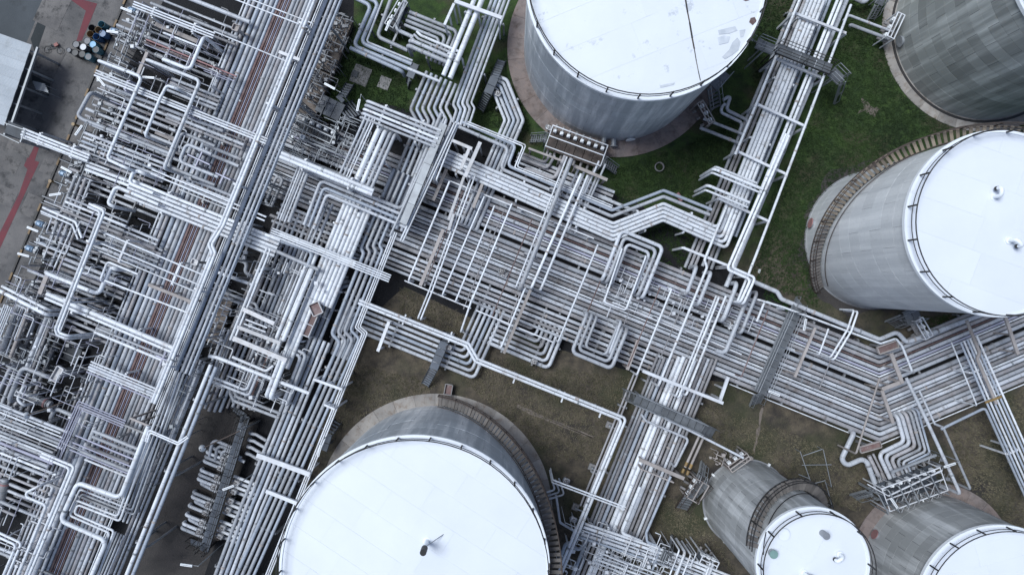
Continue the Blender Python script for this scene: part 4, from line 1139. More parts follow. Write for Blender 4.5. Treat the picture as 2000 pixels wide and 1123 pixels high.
beam('timber_beam', (1740, 690), (1762, 748), 7, 3.0, 'beige', 'leaning beige beam above the chevron point', 0.16)
beam('timber_beam', (1722, 760), (1762, 745), 7, 2.9, 'beige', 'flat beige beam crossing the chevron point', 0.16)
beam('timber_beam', (1722, 762), (1744, 826), 6, 3.0, 'beige', 'leaning beige beam below the chevron point', 0.16)
beam('timber_beam', (1962, 615), (1988, 692), 6, 3.2, 'beige', 'leaning beige beam at the end of the chevron', 0.16)
beam('timber_beam', (1249, 897), (1336, 934), 7, 3.0, 'beige', 'brown beam across the lower rack', 0.18)
beam('timber_beam', (1250, 915), (1316, 942), 2.5, 3.2, 'beige', 'thin brown bar below the brown beam on the lower rack', 0.1)
beam('timber_beam', (288, 103), (268, 150), 6, 4.0, 'beige', 'short beige beam between the first hook and second hook', 0.16)
beam('timber_beam', (304, 48), (386, 82), 8, 3.6, 'beige', 'beige beam crossing near the top corner', 0.2)
beam('timber_beam', (290, 556), (376, 590), 6, 4.2, 'beige', 'beige beam over the field beside the white pair', 0.16)
beam('timber_beam', (94, 534), (78, 574), 8, 3.6, 'beige', 'stout beige beam by the kerb', 0.18)
beam('timber_beam', (254, 816), (292, 832), 4, 5.0, 'beige', 'short beige bar near the white rectangle', 0.12)
beam('timber_beam', (304, 258), (340, 273), 8, 3.6, 'beige', 'flat beige plate under the fat sleeve', 0.12)
beam('timber_beam', (545, 102), (592, 120), 6, 5.0, 'steel_white', 'pale beam under the high group near the vault', 0.16)
beam('white_girder', (1255, 724), (1412, 787), 6, 4.0, 'steel_white', 'white girder over the head of the lower rack', 0.24)
beam('white_girder', (1422, 736), (1406, 782), 6, 2.6, 'steel_white', 'short white girder at the end of the chevron gap', 0.2)
beam('white_girder', (476, 604), (536, 632), 8, 4.8, 'dirty_white', 'upper flaking white girder over the upright pipes', 0.24)
beam('white_girder', (464, 638), (548, 670), 7, 4.8, 'dirty_white', 'middle flaking white girder over the upright pipes', 0.24)
beam('white_girder', (456, 660), (560, 704), 9, 5.0, 'dirty_white', 'lowest flaking white girder over the dark bay', 0.24)
beam('white_girder', (502, 888), (606, 926), 9, 3.4, 'steel_white', 'pale girder across the long bundle beside the bottom tank', 0.24)
beam('white_girder', (520, 958), (580, 982), 7, 3.4, 'steel_white', 'lower pale girder across the long bundle', 0.24)
beam('white_girder', (612, 740), (668, 760), 5, 4.2, 'steel_white', 'white girder across the jogging bundle', 0.2)
beam('white_girder', (634, 790), (654, 799), 4, 4.2, 'steel_white', 'short white girder below the jogging bundle', 0.2)
beam('white_girder', (760, 628), (738, 686), 6, 2.4, 'steel_white', 'pale girder lying over the nested bend', 0.2)
beam('white_girder', (888, 3), (980, 36), 7, 4.8, 'steel_white', 'white girder at the top over the straight bundle', 0.22)
beam('white_girder', (887, 8), (868, 50), 5, 4.0, 'steel_white', 'white upright girder over the nested elbows', 0.2)
beam('rusty_plank', (938, 278), (908, 346), 7, 4.6, 'dirty_white', 'rust-streaked white plank over the head of the bright band', 0.14)
beam('rusty_plank', (916, 292), (900, 330), 6, 4.4, 'dirty_white', 'narrow rust-streaked plank west of the longer one', 0.14)
beam('rusty_plank', (906, 346), (876, 430), 5, 4.2, 'dirty_white', 'rust-streaked plank over the first chevron pipes', 0.14)
beam('rusty_plank', (886, 418), (876, 450), 5, 4.2, 'dirty_white', 'stub of rust-streaked plank beside the timber beam', 0.14)
beam('rusty_plank', (884, 275), (922, 291), 6, 4.4, 'dirty_white', 'rust-streaked cross plank above the bright band', 0.14)
beam('rusty_plank', (1120, 324), (1186, 352), 6, 3.2, 'beige', 'brown step plank below the tank manifold', 0.2)
beam('rusty_plank', (1032, 290), (1096, 314), 4, 3.0, 'beige', 'brown bar on the curved inlet pipes', 0.14)
# frames carrying the upper rack
for i, (p, q) in enumerate((((1550, 26), (1652, 66)), ((1514, 114), (1608, 154)), ((1478, 204), (1574, 248)), ((1440, 296), (1538, 342)), ((1404, 388), (1500, 432)))):
    frame(p, q, 3.5, 'steel_white', f'{ORD[i]} white cross frame from the top on the upper rack', 'white frames on the upper rack', 0.2)
for i, (p, q) in enumerate((((1334, 484), (1424, 520)), ((1424, 522), (1462, 540)))):
    frame(p, q, 3.6, 'steel_white', ['white frame at the foot of the upper rack by the grass', 'white frame at the foot of the upper rack by the angle'][i], None, 0.2)
# portal frames of the chevron bundle edges
for i, (p, q) in enumerate((((844, 340), (1000, 402)), ((1010, 405), (1160, 466)), ((790, 548), (920, 602)), ((930, 606), (1080, 668)), ((1196, 590), (1340, 650)), ((1284, 622), (1448, 692)))):
    beam('edge_rail', p, q, 2.6, 2.6 + 0.07 * i, 'steel_white', f'{ORD[i]} thin pale rail from the top along the chevron bundle', 0.12, cat='rail')

# ------------------------------------------------------------------ shed, road side
def shed():
    z = 3.2
    a, b, c = W(62, 88, z), W(8, 246, z), W(-70, 30, z)
    e = empty('shed', (W(0, 150, 0).x, W(0, 150, 0).y, 0))
    ux = (b - a); L_ = ux.length; ux.normalize()
    uy = (c - a); uy = (uy - ux * uy.dot(ux)); uy.normalize()
    n, wid = 9, 12.0
    pw = L_ / n
    for i in range(n):
        v, f = [], []
        ks = 17
        for k in range(ks):
            s = i * pw + pw * k / (ks - 1) * 0.998
            zz = 0.03 * (1 if k % 2 else -1)
            for t in (0, wid):
                p = a + ux * s + uy * t
                v.append((p.x, p.y, z + zz + t * 0.10 + (0.02 if i % 2 else 0)))
        for k in range(ks - 1): f.append((2 * k, 2 * k + 2, 2 * k + 3, 2 * k + 1))
        mesh_obj('roof_sheet', [Vector(q) - e.location for q in v], f, 'roof_sheet', e)
    def wall(p, q, h0, h1):
        v = [Vector((p.x, p.y, 0)), Vector((q.x, q.y, 0)), Vector((q.x, q.y, h1)), Vector((p.x, p.y, h0))]
        mesh_obj('wall', [x - e.location for x in v], [(0, 1, 2, 3)], 'steel_grey', e)
    a2, b2 = a + uy * 2.4 + ux * .4, b + uy * 2.4 - ux * .4
    c2, d2 = a2 + uy * 9, b2 + uy * 9
    wall(a2, b2, z, z); wall(b2, d2, z, z + 1.1); wall(d2, c2, z + 1.1, z + 1.1); wall(c2, a2, z + 1.1, z)
    for i in range(5):
        p = a + ux * (0.5 + i * (L_ - 1) / 4) - uy * 0.3
        bar('canopy_post', (p.x, p.y, 0), (p.x, p.y, 2.8), 0.14, 0.14, 'galv', e)
        bar('canopy_arm', (p.x, p.y, 2.8), Vector((p.x, p.y, 3.0)) + uy * 1.6, 0.1, 0.14, 'galv', e)
    bar('canopy_rail', a - uy * 0.3 + Vector((0, 0, -.35)), b - uy * 0.3 + Vector((0, 0, -.35)), 0.16, 0.2, 'galv', e)
    tag(e, lab('white corrugated roof shed with steel canopy rail beside the yard'), 'shed')
shed()
e = empty('pipe_gantry', W(30, 250)); 
box('deck', W(32, 256, 3.4), (M(40, 3.4), M(24, 3.4), 0.12), 'steel_dark', e, R(-22))
for dx, dy in ((14, 244), (46, 256), (8, 262), (40, 276)):
    p = W(dx, dy, 3.3); bar('post', (p.x, p.y, 0), p, 0.14, 0.14, 'galv', e)
for p, q in (((8, 240), (48, 254)), ((48, 254), (40, 278)), ((0, 262), (38, 280))):
    bar('rail', W(*p, 4.2), W(*q, 4.2), 0.06, 0.06, 'galv', e)
tag(e, lab('dark steel gantry deck joining the shed to the pipes'), 'gantry')
e = empty('canvas_stall', W(75, 168))
for i in range(5):
    bar('board', W(64 + i * 1.5, 160 + i * 3.4, 1.5), W(88 + i * 1.5, 166 + i * 3.4, 1.5 - .1), 0.15, 0.04, 'galv', e)
for x, y in ((66, 162), (88, 167), (70, 176), (94, 182)):
    p = W(x, y, 1.45); rod('leg', (p.x, p.y, 0), p, 0.03, 'galv', e)
tag(e, lab('grey board bench standing on the dark oil stain'), 'bench')

# ------------------------------------------------------------------ drums
def lathe(name, prof, m, parent, n=20, loc=None):
    v, f = [], []
    for r_, z_ in prof:
        for i in range(n):
            a = 2 * math.pi * i / n
            v.append((r_ * math.cos(a), r_ * math.sin(a), z_))
    for j in range(len(prof) - 1):
        for i in range(n):
            i2 = (i + 1) % n
            f.append((j * n + i, j * n + i2, (j + 1) * n + i2, (j + 1) * n + i))
    return mesh_obj(name, v, f, m, parent, True, loc)
DR = [(198, 48, 'tin_cyan', None, 'cyan drum open at the top, farthest up the drum cluster'), (179, 55, 'tin_black', None, 'open black drum at the upper edge of the cluster'),
      (192, 59, 'tin_tan', None, 'open tan drum between the cyan drum and black drum'), (176, 67, 'tin_tan', None, 'open tan drum at the path side of the cluster'),
      (188, 72, 'tin_blue', None, 'open deep blue drum with brown inside'), (200, 66, 'tin_blue', 'tin_blue', 'closed deep blue drum next to the pipes'),
      (170, 80, 'tin_grey', 'tin_grey', 'grey drum above the white lidded drum'), (148, 87, 'tin_black', 'tin_grey', 'black drum with grey lid left of the white lidded drum'.replace('left of', 'beside')),
      (162, 92, 'tin_grey', 'tin_white', 'drum with a clean white lid in the cluster middle'), (181, 87, 'tin_cyan', 'tin_sky', 'drum with a sky blue lid'),
      (146, 103, 'tin_black', 'tin_black', 'dark drum nearest the bicycle'), (172, 111, 'tin_cyan', 'tin_grey', 'lowest drum of the cluster, grey lid over cyan body'),
      (187, 97, 'tin_cyan', 'tin_black', 'teal drum under the sky blue lidded drum'), (160, 106, 'tin_black', 'tin_black', 'dark drum between white lidded drum and lowest drum'), (134, 98, 'tin_grey', 'tin_grey', 'small grey drum standing apart by the bicycle')]
for x, y, mb, ml, lb in DR:
    p = W(x, y, 0.88); e = empty('oil_drum', (p.x, p.y, 0.012))
    rr = 0.29 if 'small' not in lb else 0.2
    lathe('drum_body', [(0, 0), (rr, 0), (rr, .28), (rr + .012, .3), (rr, .32), (rr, .56), (rr + .012, .58), (rr, .6), (rr, .86), (rr + .012, .88), (rr - .01, .88), (rr - .02, .84), (rr - .02, .06), (0, .05)], mb, e)
    if ml: lathe('lid', [(rr - .022, .845), (rr * .6, .85), (0, .85)], ml, e)
    else: lathe('oil_fill', [(rr - .022, .3), (0, .3)], 'tin_tan' if mb != 'tin_black' else 'tin_black', e)
    tag(e, lab(lb), 'drum', 'oil drums on the yard')
def bicycle():
    b = empty('bicycle', W(105, 97))
    c1, c2 = W(117, 99, 0.1), W(92, 97, 0.1)
    for c in (c1, c2):
        pts = [c + Vector((0.3 * math.cos(t), 0.3 * math.sin(t), 0.05 * math.cos(t))) for t in np.linspace(0, 2 * math.pi, 25)]
        wh = tube('tyre', pts, 0.02, 'tin_black', 6, b, rad=1e-4)
        for t in range(0, 180, 30):
            d = Vector((0.29 * math.cos(R(t)), 0.29 * math.sin(R(t)), 0)); rod('spoke', c - d, c + d, 0.004, 'galv', b, 4)
    m1 = (c1 + c2) / 2 + Vector((0, .12, .05)); m2 = c1.lerp(c2, .3) + Vector((0.1, .32, .05)); m3 = c1.lerp(c2, .75) + Vector((0, .34, .05))
    for p, q in ((c1, m2), (m2, m3), (m1, m2), (m1, m3), (m1, c2), (m3, c2)):
        rod('frame_tube', p, q, 0.018, 'tin_grey', b, 6)
    box('saddle', m3 + Vector((0, .08, .03)), (.26, .14, .06), 'tin_black', b)
    box('basket', m2 + Vector((-.02, .12, .05)), (.34, .28, .12), 'red_paint', b, .5)
    tag(b, lab('old bicycle with a red basket lying on the yard'), 'bicycle')
bicycle()

# ------------------------------------------------------------------ walkways and stairs
def stair(parent, p, q, w, m, rm, n=None, rails=True):
    """flight from p (low) to q (high), world points"""
    e = group_part('flight', parent)
    if m == 'steel_dark': m = 'tread_dark'
    p, q = Vector(p), Vector(q)
    d = q - p; hd = Vector((d.x, d.y, 0)); L_ = hd.length; hd.normalize(); sd_ = Vector((-hd.y, hd.x, 0))
    n = n or max(3, int(abs(d.z) / 0.22))
    for i in range(n):
        c = p.lerp(q, (i + .6) / n)
        box('tread', c, (L_ / n * 0.62, w, 0.05), m, e, math.atan2(hd.y, hd.x))
    for s in (-1, 1):
        bar('stringer', p + sd_ * s * w / 2, q + sd_ * s * w / 2, 0.05, 0.2, rm, e)
        if rails:
            o = Vector((0, 0, 0.95)) + sd_ * s * w / 2
            rod('hand_rail', p + o, q + o, 0.03, rm, e, 6)
            for f in (0, .5, 1): t = p.lerp(q, f) + sd_ * s * w / 2; rod('rail_post', t, t + Vector((0, 0, .95)), 0.025, rm, e, 6)

def walkway(label, p, q, width, z, m='steel_dark', rm='steel_black', s0=None, s1=None, rails=True, name='walkway'):
    """deck from p to q (pixels at height z), stairs down beyond either end to pixel points at the ground"""
    A, B = W(p[0], p[1], z), W(q[0], q[1], z)
    e = empty(name, (A.x, A.y, 0))
    d = (B - A); L_ = d.length; u = d.normalized(); s_ = Vector((-u.y, u.x, 0)); w = M(width, z)
    n = max(1, int(L_ / 0.6))
    m = {'steel_dark': 'tread_dark', 'steel_grey': 'grating'}.get(m, m)
    for i in range(n):
        bar('deck_panel', A.lerp(B, i / n) , A.lerp(B, (i + 0.93) / n), w, 0.06, m, e)
    for s in (-1, 1):
        bar('side_beam', A + s_ * s * w / 2 - Vector((0, 0, .1)), B + s_ * s * w / 2 - Vector((0, 0, .1)), 0.06, 0.18, rm, e)
        if rails:
            for hh in (1.0, .5):
                o = s_ * s * w / 2 + Vector((0, 0, hh)); rod('hand_rail', A + o, B + o, 0.028, rm, e, 6)
            k = max(1, int(L_ / 1.6))
            for i in range(k + 1):
                t = A.lerp(B, i / k) + s_ * s * w / 2; rod('rail_post', t, t + Vector((0, 0, 1)), 0.028, rm, e, 6)
    for f in (0.04, 0.96) if L_ > 2 else (0.5,):
        for s in (-1, 1):
            t = A.lerp(B, f) + s_ * s * w / 2; bar('leg', (t.x, t.y, 0), (t.x, t.y, z - .15), .09, .09, rm, e)
    if s0: stair(e, W(*s0, 0.1), A, w, m, rm, rails=rails)
    if s1: stair(e, W(*s1, 0.1), B, w, m, rm, rails=rails)
    tag(e, lab(label), 'walkway')
    return e
walkway('grating bridge with steps across the chevron bundle', (1552, 612), (1484, 768), 22, 2.3, 'steel_grey', 'galv', (1562, 588), (1474, 790))
walkway('grating bridge across the lower rack', (1240, 778), (1372, 836), 20, 2.6, 'steel_grey', 'galv', (1216, 768), (1394, 846))
walkway('grating bridge across the upper rack by the top tank', (1518, 94), (1624, 136), 19, 4.6, 'steel_grey', 'steel_black', None, None)
walkway('landing with steps at the outer end of the upper bridge', (1624, 138), (1644, 158), 19, 4.0, 'steel_grey', 'galv', None, (1632, 196))
walkway('landing beside the worn tank roof', (1478, 84), (1512, 98), 18, 4.6, 'steel_grey', 'galv', (1470, 78), None)
walkway('dark stair over the pipes below the top tank', (966, 152), (952, 184), 16, 1.9, 'steel_dark', 'steel_dark', (980, 118), (938, 216), rails=False)
walkway('dark stair over the nested bend at the brown lawn', (868, 668), (846, 722), 16, 1.9, 'steel_dark', 'steel_dark', (874, 648), (830, 752), rails=False)
walkway('long dark platform between two rows of valves', (480, 812), (398, 1076), 17, 1.6, 'steel_dark', 'steel_black', None, None)
walkway('steps at the upper end of the valve platform', (480, 814), (474, 826), 14, 1.6, 'steel_dark', 'steel_black', (456, 796), None, name='stairs')
walkway('steps at the lower end of the valve platform', (400, 1066), (396, 1076), 14, 1.6, 'steel_dark', 'steel_black', (372, 1056), None, name='stairs')
walkway('dark platform with steps beside the small lawn', (622, 200), (668, 222), 34, 1.5, 'steel_dark', 'steel_dark', None, (700, 210), rails=False)
walkway('dark stair from lawn to the platform', (662, 196), (668, 190), 16, 1.5, 'steel_dark', 'steel_dark', None, (684, 164), rails=False, name='stairs')
walkway('dark stair squeezed between long bundle and bottom tank', (640, 850), (630, 880), 16, 1.4, 'steel_dark', 'steel_dark', (660, 822), None, rails=False, name='stairs')
walkway('dark stair by the valves of the small lawn', (800, 152), (812, 124), 14, 2.0, 'steel_dark', 'steel_dark', (796, 168), None, rails=False, name='stairs')
walkway('platform under the rim of the bright spiral tank', (1768, 622), (1796, 610), 24, 1.8, 'steel_grey', 'galv', (1738, 634), None)
walkway('service landing with steps by the slim tank', (1348, 968), (1378, 938), 24, 1.6, 'steel_grey', 'rail_brown', (1330, 994), None)
walkway('steps above the service landing of the slim tank', (1366, 938), (1370, 926), 13, 1.6, 'steel_grey', 'galv', None, (1374, 904), name='stairs')
walkway('grating stair at the foot of the lower rack', (1296, 1100), (1306, 1076), 18, 3.6, 'steel_grey', 'galv', None, (1310, 1052), name='stairs')
walkway('platform under the tank stair beside the top tank', (1392, 170), (1418, 140), 22, 1.6, 'steel_grey', 'galv', (1398, 214), None)
walkway('steps beside the corner tank at the top edge', (1716, 10), (1726, -10), 14, 1.6, 'steel_grey', 'galv', (1700, 40), None, name='stairs')

# ------------------------------------------------------------------ manifolds
def valve_mesh():
    if 'wheel' in SHARED: return SHARED['wheel']
    v, f = [], []
    n, k = 16, 5
    for i in range(n):
        a = 2 * math.pi * i / n
        for j in range(k):
            b = 2 * math.pi * j / k
            rr = 1 + 0.12 * math.cos(b); v.append((rr * math.cos(a), rr * math.sin(a), 0.12 * math.sin(b)))
    for i in range(n):
        for j in range(k):
            i2, j2 = (i + 1) % n, (j + 1) % k
            f.append((i * k + j, i2 * k + j, i2 * k + j2, i * k + j2))
    for a in range(4):
        t = a * math.pi / 2; b0 = len(v); c, s = math.cos(t), math.sin(t)
        for (x, y) in ((0, -.07), (1, -.07), (1, .07), (0, .07)):
            v.append((x * c - y * s, x * s + y * c, 0.05))
        f.append((b0, b0 + 1, b0 + 2, b0 + 3))
    me = bpy.data.meshes.new('wheel'); me.from_pydata(v, [], f); me.materials.append(MATS['rail_brown']); SHARED['wheel'] = me
    return me
def valve(px, py, z, label, yaw=-22, size=0.3, m='dirty_white', group='gate valves'):
    p = W(px, py, z); e = empty('gate_valve', (p.x, p.y, 0))
    bar('stand', (p.x, p.y, 0), (p.x, p.y, z - size * .5), .1, .1, 'steel_grey', e)
    box('body', p, (size * 1.5, size * 1.3, size * .9), m, e, R(yaw))
    d = Vector((math.cos(R(yaw)), math.sin(R(yaw)), 0))
    for s in (-1, 1): rod('flange', p + d * s * size * .75, p + d * s * size * 1.0, size * .62, 'galv', e, 12)
    rod('spindle', p, p + Vector((0, 0, size * 1.5)), size * .1, 'steel_dark', e, 6)
    o = link('hand_wheel', valve_mesh(), e); o.location = p + Vector((0, 0, size * 1.5)) - e.location; o.scale = (size * .62,) * 3
    tag(e, lab(label), 'valve', group)
    return e
# twin valve rows along the dark platform with their pipes
rows = [(430 - 2.9 * k, 884 + 8.7 * k) for k in range(20)]
for i, (x, y) in enumerate(rows):
    c = 472 - (y - 840) * 0.31
    if i % 5 == 4: continue
    P(f'at the bare strip side of valve platform, row {ORD[i]} from top', [(x - (24 if i % 4 else 15), y - 10), (c - 12, y + (c - 12 - x) * 0.40)], 1, 8, 3.3, 0.7, 'white' if i % 2 else g, ds=0.2, k=8)
    if i % 2: valve(x + 10, y + 4, 1.0, f'{ORD[i]} gate valve from the top beside the bare strip', -24, 0.3, group='valves along the dark platform')
    if i > 3:
        P(f'at the long bundle side of valve platform, row {ORD[i]} from top', [(c + 12, y + 2), (c + 58, y + 20)], 1, 8, 3.3, 0.7, 'white' if i % 2 else g, k=8)
        if i % 2 == 0: valve(c + 20, y + 6, 1.0, f'{ORD[i]} gate valve from the top beside the long bundle', -24, 0.3, group='valves along the dark platform')
for i, (x, y) in enumerate(((416, 862), (422, 872), (428, 880), (434, 888))):
    P(f'in the {ORD[i]} curved inlet at the head of the valve platform', [(x - 8 + i * 6, y + 30 - i * 2), (x + i * 3, y - 4), (x + 44, y + 14)], 1, 8, 3.2, 0.8, g, ds=0.2)
    P(f'in the {ORD[i]} curved outlet at the head of the valve platform', [(486 - i * 2, 846 + i * 13), (500 - i * 4, 848 + i * 13), (520 - i * 4, 860 + i * 13)], 1, 8, 3.2, 0.8, g, ds=0.2)
for i, (x, y, z) in enumerate(((862, 690, 1.0), (867, 679, 1.0), (1043, 706, 1.1), (972, 184, 1.4), (876, 678, 1.6), (1120, 1014, 1.6), (1106, 938, 1.0), (1072, 250, 1.6), (985, 536, 1.4), (980, 530, 1.5))):
    valve(x, y, z, ['gate valve beside the stair on the nested bend', 'rusty topped valve above the stair on the nested bend', 'square framed valve on the second nested bend', 'orange tinged valve on the pipes round the dark stair', 'valve at the corner of nested bend', 'valve on the lower link by the bottom tank', 'valve on the hooks by the bottom tank', 'valve at the manifold of the top tank', 'white valve box on the chevron bundle', 'second white valve box on the chevron bundle'][i], -22, 0.3)

def manifold(label, cx, cy, ang, nx, w, d, z, rows=5, m='steel_white', deckm='rail_brown', seed=1):
    """valve platform: deck, frame posts, cross rails, actuators"""
    rs = random.Random(seed)
    c = W(cx, cy, z); e = empty('valve_manifold', (c.x, c.y, 0))
    a = R(ang); u = Vector((math.cos(a), math.sin(a), 0)); v = Vector((-math.sin(a), math.cos(a), 0))
    ww, dd = M(w, z), M(d, z)
    n = 6
    for i in range(n):
        s = -ww / 2 + ww * (i + .5) / n
        box('deck_panel', c + u * s, (ww / n * .94, dd, .06), deckm, e, a)
    for su in (-1, 1):
        for sv in (-1, 1):
            p = c + u * su * ww / 2 + v * sv * dd / 2; bar('post', (p.x, p.y, 0), (p.x, p.y, z + 1.1), .09, .09, m, e)
        bar('rail', c + u * su * ww / 2 - v * dd / 2 + Vector((0, 0, 1.1)), c + u * su * ww / 2 + v * dd / 2 + Vector((0, 0, 1.1)), .07, .07, m, e)
    for sv in (-1, 0, 1):
        bar('rail', c - u * ww / 2 + v * sv * dd / 2 + Vector((0, 0, 1.1)), c + u * ww / 2 + v * sv * dd / 2 + Vector((0, 0, 1.1)), .08, .08, m, e)
    for i in range(rows):
        s = -ww / 2 + ww * (i + .5) / rows
        p = c + u * s + v * dd * 0.36
        box('actuator', p + Vector((0, 0, .4)), (.3, .26, .42), 'lamp_white', e, a)
        rod('actuator_cap', p + Vector((0, 0, .6)), p + Vector((0, 0, .75)), .12, 'lamp_white', e, 10)
        rod('valve_pipe', c + u * s - v * dd * .75 - Vector((0, 0, .5)), c + u * s + v * dd * .8 - Vector((0, 0, .5)), .12, 'dull', e, 10)
        o = link('hand_wheel', valve_mesh(), e); o.location = c + u * (s + .2) - v * dd * rs.uniform(-.2, .3) + Vector((0, 0, .5)) - e.location; o.scale = (.16,) * 3
    tag(e, lab(label), 'manifold')
    return e
manifold('brown deck manifold with white actuators at the foot of the top tank', 1124, 290, -20, 6, 112, 42, 1.6, 8)
walkway('steps at the west end of the tank manifold', (1062, 270), (1068, 272), 14, 1.5, 'steel_grey', 'galv', (1036, 272), None, name='stairs')
walkway('steps at the east end of the tank manifold', (1176, 316), (1182, 318), 14, 1.5, 'steel_grey', 'galv', None, (1204, 334), name='stairs')
e5 = manifold('caged manifold in front of the low grey tank', 1772, 948, 20, 6, 118, 46, 2.0, 7, 'steel_white', 'steel_dark', 5)
for i in range(6):
    a = W(1716 + i * 20, 966 - i * 8, 3.6); b = W(1736 + i * 20, 1004 - i * 8, 3.4)
    tube('cage_bar', [Vector((a.x, a.y, .4)), a, b, Vector((b.x, b.y, .5))], .06, 'galv', 6, e5)
bar('cage_beam', W(1740, 922, 2.6), W(1828, 888, 2.6), .18, .2, 'galv', e5)
bar('cage_beam', W(1694, 945, 3.4), W(1735, 968, 3.4), .08, .08, 'steel_white', e5)
bar('cage_beam', W(1735, 968, 3.4), W(1840, 918, 3.4), .1, .1, 'steel_white', e5)
walkway('steps at the west end of the caged manifold', (1698, 962), (1704, 960), 16, 1.8, 'steel_grey', 'galv', (1666, 970), None, name='stairs')
manifold('rusty valve frame at the head of the slim tank', 1436, 897, 35, 4, 44, 14, 1.4, 3, 'beige', 'rail_brown', 3)
manifold('brown valve frame under the steps of the slim tank', 1356, 952, 60, 4, 40, 26, 1.2, 3, 'beige', 'rail_brown', 9)
manifold('small valve frame below the bright spiral tank', 1790, 640, -60, 4, 40, 16, 1.2, 3, 'steel_white', 'concrete_plain', 12)
manifold('small valve frame at the inlets of the top tank', 1372, 226, -60, 4, 46, 12, 1.2, 3, 'beige', 'rail_brown', 14)
manifold('valve frame at the inlets of the corner tank', 1736, 60, 65, 4, 50, 14, 1.2, 3, 'steel_white', 'concrete_plain', 15)
manifold('valve cluster at the top over the small lawn', 778, 36, 60, 4, 56, 18, 1.6, 4, 'galv', 'steel_dark', 16)
manifold('valve cluster beside the rack below the dark platform', 622, 258, -25, 5, 76, 26, 1.6, 5, 'galv', 'steel_dark', 17)
manifold('valve frame at the bottom edge by the slim tank', 1378, 1088, -25, 4, 34, 16, 3.0, 3, 'steel_white', 'steel_dark', 18)

# ------------------------------------------------------------------ exchanger, motors, vaults, boxes
def vessel(label, p, q, r, z, m='grey'):
    A, B = W(*p, z), W(*q, z); e = empty('heat_exchanger', (A.x, A.y, 0)); rr = M(r, z)
    rod('vessel_shell', A, B, rr, m, e, 20)
    d = (B - A).normalized()
    for t in (0, .3, .72, .93): c = A.lerp(B, t); rod('vessel_flange', c - d * .07, c + d * .07, rr * 1.18, 'galv' if t != .93 else 'pink', e, 20)
    tube('vessel_head', [B, B + d * rr * .4, B + d * rr * .7], rr * .8, m, 14, e)
    for t in (.2, .8): c = A.lerp(B, t); box('saddle', (c.x, c.y, (z - rr) / 2 + .05), (rr * .8, rr * 1.6, z - rr + .1), 'concrete_plain', e, math.atan2(d.y, d.x))
    tag(e, lab(label), 'exchanger')
vessel('old grey heat exchanger with a red band beside the small lawn', (36, 766), (94, 788), 8.5, 1.2)
vessel('white horizontal vessel under the second hook', (306, 108), (350, 126), 4.5, 2.2, 'white')
vessel('dim horizontal vessel in the bottom corner', (-6, 1010), (10, 940), 8, 1.3, 'grey')
def motor(px, py, label, yaw=20):
    p = W(px, py, .55); e = empty('pump_motor', (p.x, p.y, 0)); d = Vector((math.cos(R(yaw)), math.sin(R(yaw)), 0))
    box('plinth', (p.x, p.y, .12), (1.3, .6, .24), 'concrete_plain', e, R(yaw))
    rod('motor_body', p - d * .32, p + d * .25, .24, 'motor_blue', e, 16); rod('fan_cover', p - d * .45, p - d * .32, .2, 'galv', e, 16)
    for i in range(5): c = p - d * (.26 - i * .11); rod('cooling_fin', c - d * .012, c + d * .012, .275, 'motor_blue', e, 16)
    box('terminal_box', p + Vector((0, 0, .26)), (.22, .2, .14), 'motor_blue', e, R(yaw))
    rod('pump_casing', p + d * .4, p + d * .62, .28, 'galv', e, 16)
    tag(e, lab(label), 'motor', 'pump motors along the kerb')
for x, y, l in ((80, 438, 'pale blue pump motor, second from below along the kerb'), (60, 486, 'pale blue pump motor, lowest along the kerb'), (126, 340, 'pale blue pump motor near the bundle leaving the shed'), (226, 62, 'pale blue pump motor beside the drum cluster'), (260, 22, 'pale blue pump motor nearest the top edge')):
    motor(x, y, l, random.uniform(-30, -10))
for i, (x, y, w, h, a) in enumerate(((660, 62, 56, 40, 68), (642, 112, 56, 42, 68), (619, 168, 60, 40, 68), (600, 218, 44, 36, 68), (420, 640, 60, 30, 68), (436, 596, 40, 30, 68))):
    z0 = 0.7
    c = W(x, y, z0); e = empty('concrete_vault', (c.x, c.y, 0)); k = 4
    for j in range(k):
        u = Vector((math.cos(R(a)), math.sin(R(a)), 0)); L_ = M(w, z0)
        box('cover_slab', c + u * (-L_ / 2 + L_ * (j + .5) / k) + Vector((0, 0, .02 * (j % 2))), (L_ / k * .97, M(h, z0), .16), 'brick_brown', e, R(a))
    box('vault_wall', (c.x, c.y, z0 / 2 - .08), (M(w, z0) * .96, M(h, z0) * .92, z0 - .02), 'brick_brown', e, R(a))
    tag(e, lab(f'{ORD[i]} brown slab covered vault from the top under the high rack'.replace('fifth brown', 'fifth darker').replace('sixth brown', 'sixth darker')), 'vault', 'slab covered vaults')
def plate_box(name, label, p, w, h, z, m, m2=None, yaw=-22, cat='box', t=.5):
    c = W(*p, z); e = empty(name, (c.x, c.y, 0))
    box('tray', c, (M(w, z), M(h, z), .08), m, e, R(yaw))
    for s in (-1, 1):
        d = Vector((math.cos(R(yaw)), math.sin(R(yaw)), 0)); v = Vector((-d.y, d.x, 0))
        box('side', c + v * s * M(h, z) / 2 + Vector((0, 0, t / 4)), (M(w, z), .07, t / 2), m2 or m, e, R(yaw))
        box('side', c + d * s * M(w, z) / 2 + Vector((0, 0, t / 4)), (.07, M(h, z) - .08, t / 2), m2 or m, e, R(yaw))
    bar('leg', (c.x, c.y, 0), (c.x, c.y, z - .04), .2, .2, 'steel_grey', e)
    tag(e, lab(label), cat)
plate_box('drip_tray', 'rusty white box at the end of the bright white block', (618, 603), 24, 20, 3.9, 'rust', 'dirty_white', -66)
plate_box('drip_tray', 'long rusty tray under the rusty white box', (606, 634), 46, 15, 3.3, 'rust', 'dirty_white', 66)
